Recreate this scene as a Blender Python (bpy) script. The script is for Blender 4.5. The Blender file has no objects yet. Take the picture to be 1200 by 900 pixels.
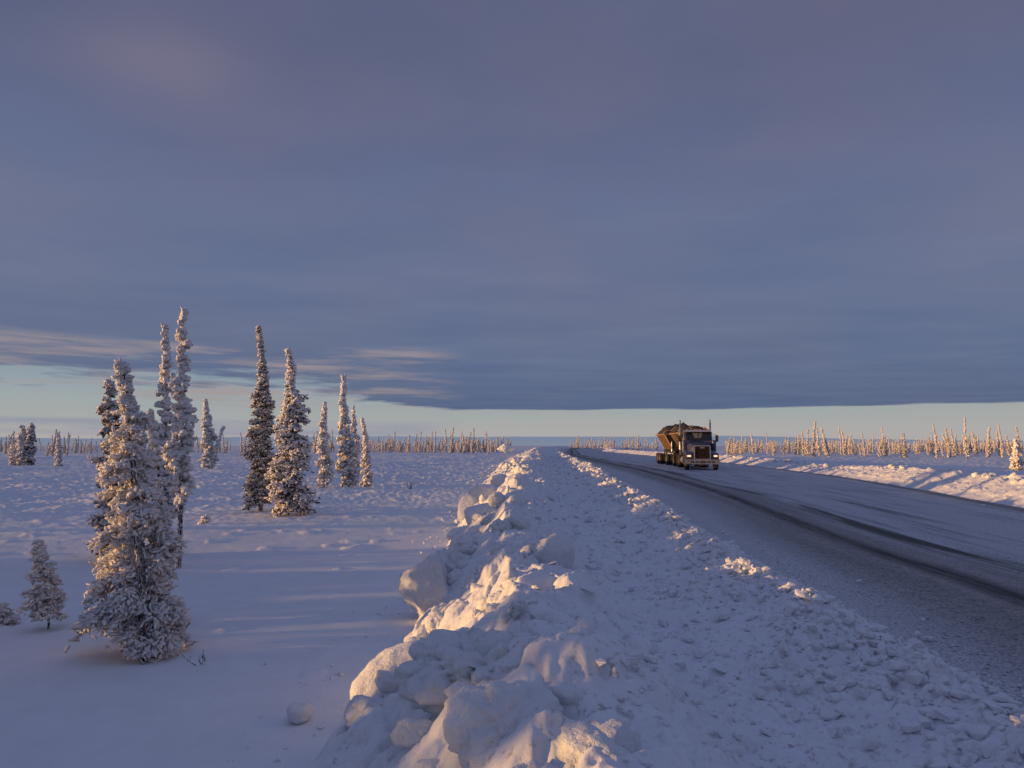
import bpy, bmesh, math, random
import numpy as np
from mathutils import Vector, Matrix

R = math.radians
C = bpy.context.scene.collection
rng = np.random.default_rng(7)
random.seed(7)

# ------------------------------------------------------------------ camera
PITCH = math.atan(71/800.0)
CAMZ = 1.9
FZ = -0.75           # level of the snow field below the road
def ray(px, py):
    x = (px-600)/800.0; v = (450-py)/800.0
    return np.array([x, math.cos(PITCH)-v*math.sin(PITCH), math.sin(PITCH)+v*math.cos(PITCH)])
def at(px, py, z):
    d = ray(px, py); k = (z-CAMZ)/d[2]
    return d[0]*k, d[1]*k
def z_at(py, Y):
    d = ray(600, py); return CAMZ + d[2]*Y/d[1]
def x_at(px, py, Y):
    d = ray(px, py); return d[0]*Y/d[1]

# ------------------------------------------------------------------ object helpers
def tag(o, label=None, cat=None, group=None, kind=None):
    if label: o['label'] = label
    if cat: o['category'] = cat
    if group: o['group'] = group
    if kind: o['kind'] = kind
    return o
def empty(name, loc, rz=0.0):
    o = bpy.data.objects.new(name, None); C.objects.link(o)
    o.location = loc; o.rotation_euler = (0, 0, rz); o.empty_display_size = .2
    return o
def np_mesh(name, V, F, smooth=True):
    """V (n,3), F (m,k) with constant k"""
    V = np.ascontiguousarray(V, dtype=np.float32); F = np.ascontiguousarray(F, dtype=np.int32)
    me = bpy.data.meshes.new(name); k = F.shape[1]
    me.vertices.add(len(V)); me.vertices.foreach_set('co', V.ravel())
    me.loops.add(F.size); me.loops.foreach_set('vertex_index', F.ravel())
    me.polygons.add(len(F)); me.polygons.foreach_set('loop_start', np.arange(len(F), dtype=np.int32)*k)
    try: me.polygons.foreach_set('loop_total', np.full(len(F), k, dtype=np.int32))
    except Exception: pass
    me.polygons.foreach_set('use_smooth', np.full(len(F), smooth, dtype=bool))
    me.update(calc_edges=True); me.validate()
    return me
def mobj(name, me, mat, parent=None):
    o = bpy.data.objects.new(name, me); C.objects.link(o)
    if mat and not me.materials: me.materials.append(mat)
    if parent: o.parent = parent
    return o
def grid_faces(nr, nc):
    i = np.arange(nr-1)[:, None]*nc + np.arange(nc-1)[None, :]
    return np.stack([i, i+1, i+nc+1, i+nc], -1).reshape(-1, 4)
def copy_tree(o, parent=None):
    c = o.copy(); C.objects.link(c)
    if parent: c.parent = parent
    for ch in o.children: copy_tree(ch, c)
    return c

# ------------------------------------------------------------------ numpy noise
def hash2(ix, iy, seed):
    h = (ix.astype(np.int64)*374761393 + iy.astype(np.int64)*668265263 + seed*974634777) & 0xffffffff
    h = ((h ^ (h >> 13))*1274126177) & 0xffffffff
    h = ((h ^ (h >> 16))*2246822519) & 0xffffffff
    return ((h ^ (h >> 15)) & 0xffffff)/float(0xffffff)
def hash3(ix, iy, iz, seed): return hash2(ix + iz*7919, iy - iz*104729, seed)
def vnoise(x, y, seed=0):
    ix = np.floor(x); iy = np.floor(y); fx = x-ix; fy = y-iy
    fx = fx*fx*fx*(fx*(fx*6-15)+10); fy = fy*fy*fy*(fy*(fy*6-15)+10)
    a = hash2(ix, iy, seed); b = hash2(ix+1, iy, seed); c = hash2(ix, iy+1, seed); d = hash2(ix+1, iy+1, seed)
    return (a*(1-fx)+b*fx)*(1-fy)+(c*(1-fx)+d*fx)*fy - .5
def fbm(x, y, octs=4, seed=0, gain=.5):
    s = 0; a = 1.0
    for k in range(octs):
        s = s + a*vnoise(x*2**k + 13.7*k, y*2**k - 7.1*k, seed+k*17); a *= gain
    return s
def vnoise3(p, seed=0):
    i = np.floor(p); f = p-i; f = f*f*(3-2*f)
    out = 0
    for dx in (0, 1):
        for dy in (0, 1):
            for dz in (0, 1):
                w = (f[:, 0] if dx else 1-f[:, 0])*(f[:, 1] if dy else 1-f[:, 1])*(f[:, 2] if dz else 1-f[:, 2])
                out = out + w*hash3(i[:, 0]+dx, i[:, 1]+dy, i[:, 2]+dz, seed)
    return out-.5
def fbm3(p, octs=4, seed=0, gain=.5):
    s = 0; a = 1.0
    for k in range(octs):
        s = s + a*vnoise3(p*2**k + 5.3*k, seed+k*31); a *= gain
    return s
def lumps(x, y, cell, seed, rmin=.35, rmax=.75, tilt=.7, fill=1.0):
    """heap of rounded, tilted clods; result in metres"""
    gx = x/cell; gy = y/cell; ix = np.floor(gx); iy = np.floor(gy)
    best = np.zeros_like(x); pert = vnoise(gx*2.9, gy*2.9, seed+11)*.75+vnoise(gx*6.3, gy*6.3, seed+12)*.35
    for dx in (-1, 0, 1):
        for dy in (-1, 0, 1):
            jx = ix+dx; jy = iy+dy
            cx = jx+hash2(jx, jy, seed); cy = jy+hash2(jx, jy, seed+1)
            r = rmin+(rmax-rmin)*hash2(jx, jy, seed+2)**1.5
            on = hash2(jx, jy, seed+5) < fill
            ang = hash2(jx, jy, seed+6)*math.pi; st = .7+.6*hash2(jx, jy, seed+7)
            ux = gx-cx; uy = gy-cy
            a = (ux*np.cos(ang)+uy*np.sin(ang))*st; b = (-ux*np.sin(ang)+uy*np.cos(ang))/st
            q = 1-(a*a+b*b)/(r*r)*(1+pert)
            tx = (hash2(jx, jy, seed+3)-.5)*2*tilt; ty = (hash2(jx, jy, seed+4)-.5)*2*tilt
            h = np.sqrt(np.clip(q, 0, 1))*r*(.55+.45*np.clip(1+(ux*tx+uy*ty)/r, 0, 2))
            best = np.maximum(best, np.where(on, h, 0))
    return best*cell
def sstep(a, b, x):
    t = np.clip((x-a)/(b-a), 0, 1); return t*t*(3-2*t)

def knobs3(p, seed, rmin=.45, rmax=.85):
    i = np.floor(p); best = np.zeros(len(p))
    for dx in (-1, 0, 1):
        for dy in (-1, 0, 1):
            for dz in (-1, 0, 1):
                j = i+np.array([dx, dy, dz]); J = (j[:, 0], j[:, 1], j[:, 2])
                c = j+np.stack([hash3(*J, seed), hash3(*J, seed+1), hash3(*J, seed+2)], -1)
                r = rmin+(rmax-rmin)*hash3(*J, seed+3)
                best = np.maximum(best, np.sqrt(np.clip(1-((p-c)**2).sum(1)/r**2, 0, 1))*r)
    return best

# ------------------------------------------------------------------ layout curves  (X as a function of the distance Y)
def curve(pts, z, near, far):
    """pts (px,py) or (px,py,z) from the photo's layout turned into ground points"""
    L = []
    for p in pts:
        zz = p[2] if len(p) > 2 else z
        X, Y = at(p[0], p[1], zz); L.append((Y, X))
    L = near+L+far
    L.sort()
    Yk = np.array([l[0] for l in L]); Xk = np.array([l[1] for l in L])
    # resample and smooth so that the curves have no kinks
    S = np.linspace(0, math.log(600+20), 400); Ys = np.exp(S)-20+1
    Ys = np.concatenate([[-20], Ys]); Xs = np.interp(Ys, Yk, Xk)
    for _ in range(30): Xs[1:-1] = .25*Xs[:-2]+.5*Xs[1:-1]+.25*Xs[2:]
    return lambda Y: np.interp(Y, Ys, Xs)
x_foot = curve([(330, 900), (395, 850), (462, 770), (492, 700), (515, 650), (535, 610), (552, 580), (572, 555), (588, 541)], FZ,
               [(-20, -2.4), (0, -2.0)], [(230, 3.5), (330, 12), (600, 44)])
x_crest = curve([(625, 800, .55), (610, 740, .55), (600, 680, .6), (592, 630, .65), (590, 590, .7), (597, 560, .8), (610, 542, .9), (620, 535, .9)], 0,
                [(-20, .1), (0, .1), (2, .1)], [(230, 8), (330, 18), (600, 50)])
x_ridge = curve([(1200, 835, .4), (1040, 757, .4), (940, 700, .4), (870, 655, .4), (790, 612, .4), (720, 570, .4), (680, 548, .35), (660, 537, .3)], 0,
                [(-20, 2.6), (0, 2.6)], [(230, 14.5), (330, 23), (600, 55)])
def x_edge(Y): return x_ridge(Y)+.75
x_track = curve([(1200, 700), (1000, 637), (900, 597), (850, 578), (750, 550), (700, 540), (670, 533)], 0,
                [(-20, 4.7), (0, 5.0)], [(230, 20), (330, 29), (600, 62)])
x_right = curve([(1200, 596), (1100, 577), (1000, 560.5), (920, 550), (850, 542), (800, 537.5), (750, 533), (700, 529)], 0,
                [(-20, 9.5), (0, 10.6), (8, 11.8)], [(250, 36), (330, 43), (600, 76)])

def drop(r): return -np.clip(r-430, 0, None)**2/26000.0
def field_h(X, Y):
    r = np.hypot(X, Y)
    far = sstep(10, 45, r)
    z = FZ + fbm(X/34, Y/34, 3, 3)*.30*sstep(12, 60, r)
    z = z + fbm(X/7.5, Y/5.5, 3, 9)*(.07+.13*far)
    z = z + fbm(X/1.1, Y/.8, 3, 21)*(.010+.025*far) + fbm(X*.55+Y*.2, Y*2.6, 3, 23)*.022*(1-far)
    z = z + (lumps(X, Y, .26, 31, fill=.8)*(.16+.16*far)+lumps(X, Y, .6, 33, fill=.35)*.09+lumps(X, Y, 1.9, 37, fill=.35)*.05)*sstep(14, 50, r)
    z = z + lumps(X, Y, .35, 34, fill=.05)*.16*sstep(5, 9, r)
    # unseen drift added beyond the left edge of the view to shade the foreground
    z = z + (.84*sstep(20, 7, Y)*(1+.5*fbm(Y*.5, Y*0, 2, 53))+.62*sstep(5, 0, Y))*np.exp(-((X+17.5-.25*np.sin(Y*.4))/2.8)**2)*(1+.5*fbm(X/5, Y/5, 2, 51))
    return z + drop(r)

def bank_h(X, Y):
    f, c, rd, e = x_foot(Y), x_crest(Y), x_ridge(Y), x_edge(Y)
    cz = np.interp(Y, [0, 3, 10, 20, 40, 70, 100, 250], [.34, .36, .44, .48, .55, .7, .8, .85])
    m = .45*c+.55*rd
    s_fc = np.clip((X-f)/(c-f), 0, 1); s_cm = np.clip((X-c)/(m-c), 0, 1)
    s_mr = np.clip((X-m)/(rd-m), 0, 1); s_re = np.clip((X-rd)/(e-rd), 0, 1)
    prof = FZ-.12+(cz-FZ+.12)*(s_fc**.9*(1-.15*np.sin(s_fc*math.pi)))
    rz = np.interp(Y, [0, 7, 12, 25, 60, 250], [.38, .36, .44, .55, .62, .6])*(1+.35*fbm(Y*.45, Y*0+7, 3, 74))
    mz = np.interp(Y, [0, 12, 60, 250], [.10, .12, .22, .4])
    prof = np.where(X > c, cz+(mz-cz)*(s_cm*s_cm*(3-2*s_cm)), prof)
    prof = np.where(X > m, mz+(rz-mz)*s_mr**1.6, prof)
    prof = np.where(X > rd, rz+(0.01-rz)*(.35*s_re+.65*s_re**2*(3-2*s_re)), prof)
    prof = np.where(X > e, .01-(X-e)*.25, prof)
    prof = np.where(X < f, FZ-.12-(f-X)*.5, prof)
    wx = X+.10*fbm(X*2.2, Y*2.2, 2, 61)+.045*fbm(X*11, Y*11, 2, 62); wy = Y+.10*fbm(X*2.2+9, Y*2.2, 2, 67)+.045*fbm(X*11+5, Y*11, 2, 68)
    wc = sstep(0, .35, s_fc)*(1-sstep(.35, .95, s_cm)); wc = np.where(X < c, sstep(0, .35, s_fc), wc)
    wr = sstep(.35, .8, s_mr)*(1-sstep(.75, 1.0, s_re))
    wm = sstep(.5, 1, s_cm)*(1-sstep(.8, 1.0, s_re))
    foot = sstep(-.02, .1, s_fc)*(1-sstep(.9, 1.0, s_re))
    h = prof
    h = h + fbm(X*.55, Y*.4, 2, 71)*.30*wc
    kn = sstep(.02, .3, fbm(X*.9, Y*.9, 2, 72))
    h = h + (lumps(wx, wy, .95, 81, tilt=.8, fill=.7)*.34+lumps(wx, wy, .42, 83, tilt=1, fill=.7)*.42+lumps(wx, wy, .17, 84, tilt=1, fill=.8)*.45*kn+lumps(wx, wy, .075, 86, fill=.7)*.35*(.3+.7*kn))*wc
    h = h + (lumps(wx, wy, .34, 85, tilt=1.0, fill=.7)*.30+lumps(wx, wy, .15, 87, tilt=1, fill=.8)*.45)*wr
    small = np.clip(wm+.25*wc+wr*.5, 0, 1)
    h = h + (lumps(wx, wy, .15, 91, fill=.6, tilt=1.6)*.40*sstep(-.25, .25, fbm(X*1.1, Y*1.1, 2, 93))+lumps(wx, wy, .055, 95, fill=.55)*.24+lumps(wx, wy, .32, 97, fill=.35, tilt=2)*.16)*small*foot
    h = h + fbm(X*3.5, Y*3.5, 4, 99, .6)*.05*foot - (1-np.abs(fbm(X*6, Y*4, 3, 101))*2)**6*.025*foot*sstep(-.1, .3, fbm(X*.8, Y*.8, 2, 103))
    return h + drop(np.hypot(X, Y))

def rbank_h(X, Y):
    f = x_right(Y); u = X-f
    hz = np.interp(Y, [0, 12, 20, 37, 42, 48, 53, 66, 90, 250], [.8, .8, .78, .72, .6, .36, .48, .66, .7, .75])
    hz = .86*hz*(1+.13*fbm(Y*.25, Y*0+3, 3, 111))
    u = u+.16*fbm(X*.3, Y*.5, 2, 113)
    up = np.clip((u-.35)/1.55, 0, 1)
    p = .02+.10*np.clip(u/.35, 0, 1)+(hz-.12)*(up**.85)
    dn = np.clip((u-1.9)/1.9, 0, 1)
    p = np.where(u > 1.9, .02+.1+(hz-.12)+(FZ-.25-hz)*(dn*dn*(3-2*dn)), p)
    p = np.where(u < 0, .02+u*.3, p)
    w = np.clip(u/.5, 0, 1)*(1-sstep(.75, 1, dn))
    # slanting grooves left by the plough and clods along the crest
    g = fbm((Y*1.0-u*.55)*1.4, u*.25, 3, 121)*.07
    h = p + g*w*sstep(0, 1.2, u)*(1-dn)
    h = h + (lumps(X, Y, .45, 123, tilt=1, fill=.55)*.24+lumps(X, Y, .2, 127, tilt=1, fill=.7)*.3)*w
    h = h + lumps(X, Y, .5, 129, fill=.7)*.30*w*sstep(1.0, 1.8, u)*(1-sstep(2.0, 3.0, u))
    return h + drop(np.hypot(X, Y))

# ------------------------------------------------------------------ materials
def new_mat(name):
    m = bpy.data.materials.new(name); m.use_nodes = True
    nt = m.node_tree; return m, nt, nt.nodes, nt.links, nt.nodes['Principled BSDF']
def N(nt, t, **kw):
    n = nt.nodes.new(t)
    for k, v in kw.items():
        if k in n.inputs: n.inputs[k].default_value = v
        else: setattr(n, k, v)
    return n
def ramp(nt, fac, stops, interp='LINEAR'):
    n = nt.nodes.new('ShaderNodeValToRGB'); n.color_ramp.interpolation = interp
    el = n.color_ramp.elements
    while len(el) > 1: el.remove(el[-1])
    el[0].position = stops[0][0]; el[0].color = (*stops[0][1], 1)
    for p, c in stops[1:]:
        e = el.new(p); e.color = (*c, 1)
    nt.links.new(fac, n.inputs[0]); return n
def mixc(nt, fac, a, b, blend='MIX'):
    n = nt.nodes.new('ShaderNodeMix'); n.data_type = 'RGBA'; n.blend_type = blend
    for sock, v in ((n.inputs[0], fac), (n.inputs[6], a), (n.inputs[7], b)):
        if hasattr(v, 'is_linked') or isinstance(v, bpy.types.NodeSocket): nt.links.new(v, sock)
        elif isinstance(v, (int, float)): sock.default_value = v
        else: sock.default_value = (*v, 1)
    return n.outputs[2]
def math_(nt, op, a, b=None, c=None):
    n = nt.nodes.new('ShaderNodeMath'); n.operation = op
    for i, v in enumerate((a, b, c)):
        if v is None: continue
        if isinstance(v, (int, float)): n.inputs[i].default_value = v
        else: nt.links.new(v, n.inputs[i])
    return n.outputs[0]
def noise(nt, vec, scale, detail=4, rough=.55):
    n = N(nt, 'ShaderNodeTexNoise', Scale=scale, Detail=detail, Roughness=rough)
    if vec is not None: nt.links.new(vec, n.inputs['Vector'])
    return n.outputs[0]
def geo_pos(nt): return nt.nodes.new('ShaderNodeNewGeometry').outputs['Position']
def scaled(nt, vec, s):
    n = N(nt, 'ShaderNodeMapping'); n.inputs['Scale'].default_value = s
    nt.links.new(vec, n.inputs['Vector']); return n.outputs[0]
def bump(nt, bsdf, h, strength, dist):
    b = N(nt, 'ShaderNodeBump', Strength=strength, Distance=dist)
    nt.links.new(h, b.inputs['Height']); nt.links.new(b.outputs[0], bsdf.inputs['Normal'])

def snow_mat(name, base=(.80, .81, .83), dirt=0.0, grain=.5, dist=.012, use_obj=False):
    m, nt, nd, lk, bs = new_mat(name)
    if use_obj: P = nd.new('ShaderNodeTexCoord').outputs['Object']
    else: P = geo_pos(nt)
    n1 = noise(nt, P, 2.3, 5); n2 = noise(nt, P, 55, 4, .7)
    c = ramp(nt, n1, [(.3, tuple(b*.93 for b in base)), (.7, base)]).outputs[0]
    if dirt:
        n3 = noise(nt, P, 16, 3, .6); n4 = noise(nt, P, 1.3, 3)
        k = math_(nt, 'MULTIPLY', ramp(nt, n3, [(.56, (0, 0, 0)), (.68, (1, 1, 1))]).outputs[0],
                  ramp(nt, n4, [(.4, (.15,)*3), (.62, (1, 1, 1))]).outputs[0])
        k = math_(nt, 'MULTIPLY', k, dirt)
        c = mixc(nt, k, c, (.22, .17, .13))
    lk.new(c, bs.inputs['Base Color'])
    bs.inputs['Roughness'].default_value = .75
    bs.inputs['Specular IOR Level'].default_value = .25
    n5 = noise(nt, P, 12, 5, .65)
    h = math_(nt, 'ADD', math_(nt, 'MULTIPLY', n2, .35), n5)
    bump(nt, bs, h, grain, dist)
    return m
M_field = snow_mat('field_snow', grain=.45, dist=.02)
M_bank = snow_mat('ploughed_snow', (.79, .79, .81), dirt=.6, grain=.8, dist=.012)
M_chunk = snow_mat('snow_block', (.80, .81, .82), dirt=.2, grain=1.0, dist=.03)
M_hill = None

def road_mat():
    m, nt, nd, lk, bs = new_mat('packed_snow_road')
    at_ = nd.new('ShaderNodeAttribute'); at_.attribute_name = 'road'      # x: metres from the wheel track, y: along, z: metres from right edge
    sx = nd.new('ShaderNodeSeparateXYZ'); lk.new(at_.outputs['Vector'], sx.inputs[0])
    T, L, W = sx.outputs
    P = geo_pos(nt)
    # vector for streaks running with the traffic
    cv = nd.new('ShaderNodeCombineXYZ'); lk.new(T, cv.inputs[0]); lk.new(math_(nt, 'MULTIPLY', L, .06), cv.inputs[1])
    V = cv.outputs[0]
    wob = math_(nt, 'MULTIPLY', math_(nt, 'SUBTRACT', noise(nt, V, 1.1, 4), .5), 1.3)
    T2 = math_(nt, 'ADD', T, wob)
    fine = noise(nt, V, 9, 5, .7); fine2 = noise(nt, V, 2.6, 5, .6)
    grit = noise(nt, P, 34, 5, .85); grit2 = noise(nt, P, 7, 4, .7)
    def band(x, centre, half, soft):
        d = math_(nt, 'ABSOLUTE', math_(nt, 'SUBTRACT', x, centre))
        mr = N(nt, 'ShaderNodeMapRange'); mr.interpolation_type = 'SMOOTHSTEP'
        lk.new(d, mr.inputs[0]); mr.inputs[1].default_value = half; mr.inputs[2].default_value = half+soft
        mr.inputs[3].default_value = 1; mr.inputs[4].default_value = 0
        return mr.outputs[0]
    T3 = math_(nt, 'ADD', T, math_(nt, 'MULTIPLY', wob, .28))
    ice = mixc(nt, fine2, (.46, .46, .49), (.72, .72, .76))
    brown = mixc(nt, grit, (.10, .085, .07), (.36, .335, .315))
    b1 = math_(nt, 'MULTIPLY', band(T2, -.3, .5, 1.5), math_(nt, 'ADD', .35, math_(nt, 'MULTIPLY', grit2, .9)))
    c = mixc(nt, math_(nt, 'MINIMUM', b1, 1.0), ice, brown)
    # faint streaks of grit in the far lane
    st = math_(nt, 'MULTIPLY', ramp(nt, fine2, [(.50, (0, 0, 0)), (.64, (1, 1, 1))]).outputs[0], band(T2, 4.5, 3.0, 2.0))
    c = mixc(nt, math_(nt, 'MULTIPLY', st, .45), c, (.17, .155, .145))
    # polished dark wheel tracks
    tr = math_(nt, 'MULTIPLY', band(T3, -.05, .10, .32), ramp(nt, math_(nt, 'ADD', math_(nt, 'MULTIPLY', fine, .6), math_(nt, 'MULTIPLY', grit, .4)), [(.36, (.25,)*3), (.54, (1, 1, 1))]).outputs[0])
    tr2 = math_(nt, 'MULTIPLY', band(T3, 1.3, .12, .6), ramp(nt, noise(nt, V, 1.7, 4), [(.42, (0, 0, 0)), (.56, (.95,)*3)]).outputs[0])
    tr3 = math_(nt, 'MULTIPLY', band(math_(nt, 'ADD', W, math_(nt, 'MULTIPLY', wob, .25)), -.35, .14, .34), .65)
    tr4 = math_(nt, 'MULTIPLY', band(T3, 3.2, .1, .5), ramp(nt, noise(nt, V, 2.1, 4), [(.48, (0, 0, 0)), (.62, (.5,)*3)]).outputs[0])
    dk = math_(nt, 'MAXIMUM', math_(nt, 'MAXIMUM', tr, tr2), math_(nt, 'MAXIMUM', tr3, tr4))
    dk = math_(nt, 'MULTIPLY', dk, ramp(nt, grit, [(.30, (.55,)*3), (.5, (1, 1, 1))]).outputs[0])
    c = mixc(nt, dk, c, (.020, .018, .018))
    c = mixc(nt, .7, c, ramp(nt, grit, [(.40, (.15,)*3), (.58, (1.3,)*3)]).outputs[0], 'MULTIPLY')
    # loose gravel specks
    vo = N(nt, 'ShaderNodeTexVoronoi', Scale=12.0); lk.new(P, vo.inputs['Vector'])
    sp = ramp(nt, vo.outputs['Distance'], [(.17, (1, 1, 1)), (.30, (0, 0, 0))]).outputs[0]
    sp = math_(nt, 'MULTIPLY', sp, ramp(nt, grit2, [(.42, (0, 0, 0)), (.56, (1, 1, 1))]).outputs[0])
    sp = math_(nt, 'MULTIPLY', sp, band(T, -.3, 1.9, 1.6))
    c = mixc(nt, math_(nt, 'MULTIPLY', sp, .85), c, (.03, .027, .025))
    lk.new(c, bs.inputs['Base Color'])
    rr = ramp(nt, fine2, [(.35, (.45,)*3), (.65, (.75,)*3)]).outputs[0]
    lk.new(rr, bs.inputs['Roughness']); bs.inputs['Specular IOR Level'].default_value = .3
    bump(nt, bs, math_(nt, 'ADD', math_(nt, 'ADD', math_(nt, 'MULTIPLY', grit, .6), fine2), fine), .5, .02)
    return m
M_road = road_mat()

def frost_mat(name, white=(.88, .85, .83), brown=(.24, .17, .12), amt=.35):
    m, nt, nd, lk, bs = new_mat(name)
    P = nd.new('ShaderNodeTexCoord').outputs['Object']
    g = nd.new('ShaderNodeNewGeometry')
    up = nd.new('ShaderNodeSeparateXYZ'); lk.new(g.outputs['Normal'], up.inputs[0])
    n = noise(nt, P, 11, 4, .65)
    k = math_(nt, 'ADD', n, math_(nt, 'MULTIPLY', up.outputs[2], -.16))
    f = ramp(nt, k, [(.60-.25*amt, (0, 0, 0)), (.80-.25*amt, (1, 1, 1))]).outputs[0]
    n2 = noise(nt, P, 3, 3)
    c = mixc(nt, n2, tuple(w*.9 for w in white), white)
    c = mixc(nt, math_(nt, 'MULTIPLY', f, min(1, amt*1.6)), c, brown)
    lk.new(c, bs.inputs['Base Color'])
    bs.inputs['Roughness'].default_value = .85; bs.inputs['Specular IOR Level'].default_value = .15
    bump(nt, bs, noise(nt, P, 70, 4, .75), .9, .012)
    return m
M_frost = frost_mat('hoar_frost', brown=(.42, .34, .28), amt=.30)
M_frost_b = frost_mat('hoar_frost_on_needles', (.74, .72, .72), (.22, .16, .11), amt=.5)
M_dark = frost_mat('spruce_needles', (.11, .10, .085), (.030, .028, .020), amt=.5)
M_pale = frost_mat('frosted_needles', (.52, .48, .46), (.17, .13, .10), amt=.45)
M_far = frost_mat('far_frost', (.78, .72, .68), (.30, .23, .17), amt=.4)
def bark_mat():
    m, nt, nd, lk, bs = new_mat('frosted_bark')
    P = nd.new('ShaderNodeTexCoord').outputs['Object']
    n = noise(nt, scaled(nt, P, (1, 1, .45)), 38, 4, .7)
    c = ramp(nt, n, [(.38, (.030, .024, .020)), (.50, (.07, .055, .045)), (.56, (.68, .68, .70))]).outputs[0]
    lk.new(c, bs.inputs['Base Color']); bs.inputs['Roughness'].default_value = .9
    bump(nt, bs, n, .8, .01)
    return m
M_bark = bark_mat()

def paint(name, col, rough=.35, metal=0.0, dirt=.5, dirtcol=(.16, .15, .15), coat=.0):
    m, nt, nd, lk, bs = new_mat(name)
    P = nd.new('ShaderNodeTexCoord').outputs['Object']
    n = noise(nt, P, 3.2, 5, .65)
    f = math_(nt, 'MULTIPLY', ramp(nt, n, [(.38, (0, 0, 0)), (.68, (1, 1, 1))]).outputs[0], dirt)
    c = mixc(nt, f, col, dirtcol); lk.new(c, bs.inputs['Base Color'])
    r = math_(nt, 'ADD', rough, math_(nt, 'MULTIPLY', f, .4)); lk.new(r, bs.inputs['Roughness'])
    bs.inputs['Metallic'].default_value = metal
    bs.inputs['Coat Weight'].default_value = coat
    return m
M_blue = paint('truck_paint', (.055, .062, .15), .3, dirt=.5, dirtcol=(.08, .075, .085), coat=.3)
M_visor = paint('pale_visor', (.45, .45, .47), .4, dirt=.4)
M_chrome = paint('dull_chrome', (.45, .44, .44), .42, .85, dirt=.75, dirtcol=(.2, .18, .17))
M_black = paint('black_parts', (.018, .018, .02), .6, dirt=.5, dirtcol=(.06, .055, .05))
M_tyre = paint('tyre_rubber', (.018, .017, .017), .85, dirt=.7, dirtcol=(.10, .085, .075))
M_rim = paint('dirty_rim', (.30, .28, .26), .5, .6, dirt=.6, dirtcol=(.12, .1, .09))
M_tub = paint('tan_tub_paint', (.27, .165, .088), .55, dirt=.6, dirtcol=(.20, .14, .09))
M_tubdark = paint('dark_frame_and_end_shade', (.03, .027, .026), .6, dirt=.5, dirtcol=(.08, .065, .05))
M_tarp = paint('black_tarp', (.022, .021, .022), .7, dirt=.55, dirtcol=(.085, .06, .035))
M_yellow = paint('yellow_strap', (.55, .36, .04), .5, dirt=.3)
M_grille = paint('grille_mesh', (.035, .018, .012), .5, .3, dirt=.5, dirtcol=(.02, .015, .012))
M_glass = paint('cab_glass', (.010, .012, .016), .08, dirt=.15, dirtcol=(.10, .10, .11))
M_rear_daylight = paint('rear_window_light_paint', (.16, .17, .19), .25, dirt=.2)
def lamp(name, col, s):
    m, nt, nd, lk, bs = new_mat(name)
    bs.inputs['Base Color'].default_value = (*col, 1)
    bs.inputs['Emission Color'].default_value = (*col, 1); bs.inputs['Emission Strength'].default_value = s
    bs.inputs['Roughness'].default_value = .2
    return m
M_head = lamp('lit_headlight', (1.0, .72, .42), .9)
M_amber = lamp('amber_lens', (.6, .16, .02), .25)

# ------------------------------------------------------------------ the ground
def dedupe_rows(y0, y1, k, mn):
    ys = [y0]
    while ys[-1] < y1: ys.append(ys[-1]+max(mn, k*ys[-1]))
    return np.array(ys)
# snow field: one sheet all round, fine where the view is
az = np.concatenate([np.linspace(-180, -60, 40, endpoint=False), np.linspace(-60, -45, 40, endpoint=False),
                     np.linspace(-45, 45, 860, endpoint=False), np.linspace(45, 60, 40, endpoint=False), np.linspace(60, 180, 41)])
rr = np.concatenate([np.linspace(.2, 3, 12, endpoint=False), np.exp(np.linspace(math.log(3), math.log(900), 640))])
rr = np.concatenate([rr, np.exp(np.linspace(math.log(930), math.log(9000), 30))])
A, Rr = np.meshgrid(np.radians(az), rr)
X = Rr*np.sin(A); Y = Rr*np.cos(A)
Z = field_h(X, Y)
Z = np.where(Rr > 900, -8.5+0*Z, Z); Z = np.maximum(Z, -9)
me = np_mesh('snow_field', np.stack([X, Y, Z], -1).reshape(-1, 3), grid_faces(*X.shape)[:, ::-1])
tag(mobj('snow_field', me, M_field), 'flat snow covered tundra with low drifts, streaked with low sun', kind='structure')

def strip(name, Y, cols_fn, hfn, mat, clip=None):
    rows = [cols_fn(y) for y in Y]
    X = np.array(rows); YY = np.repeat(Y[:, None], X.shape[1], 1)
    Z = hfn(X, YY)
    me = np_mesh(name, np.stack([X, YY, Z], -1).reshape(-1, 3), grid_faces(*X.shape))
    return mobj(name, me, mat), X, YY
# left bank: the ploughed shoulder between field and road
def left_cols(y):
    f, c, rd, e = float(x_foot(y)), float(x_crest(y)), float(x_ridge(y)), float(x_edge(y))
    ks = [f-.7, f, c, .45*c+.55*rd, rd, e, e+.4]; ns = [12, 110, 110, 110, 55, 6]
    out = []
    for i, n in enumerate(ns): out.append(np.linspace(ks[i], ks[i+1], n, endpoint=False))
    return np.concatenate(out+[[ks[-1]]])
Yl = dedupe_rows(-6, 1.2, 0, .08); Yl = np.concatenate([Yl[:-1], dedupe_rows(1.2, 470, .0042, .013)])
o, _, _ = strip('snow_bank', Yl, left_cols, bank_h, M_bank)
tag(o, 'broad lumpy ploughed snow bank between the left field and the near road edge', 'snow bank')
def right_cols(y):
    f = float(x_right(y)); return np.concatenate([np.linspace(f-.4, f+2.6, 110, endpoint=False), np.linspace(f+2.6, f+4.4, 22)])
Yr = dedupe_rows(-6, 12, 0, .2); Yr = np.concatenate([Yr[:-1], dedupe_rows(12, 470, .0042, .05)])
o, _, _ = strip('snow_bank', Yr, right_cols, rbank_h, M_bank)
tag(o, 'long sunlit snow bank with slanting grooves along the far side of the road', 'snow bank')
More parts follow.
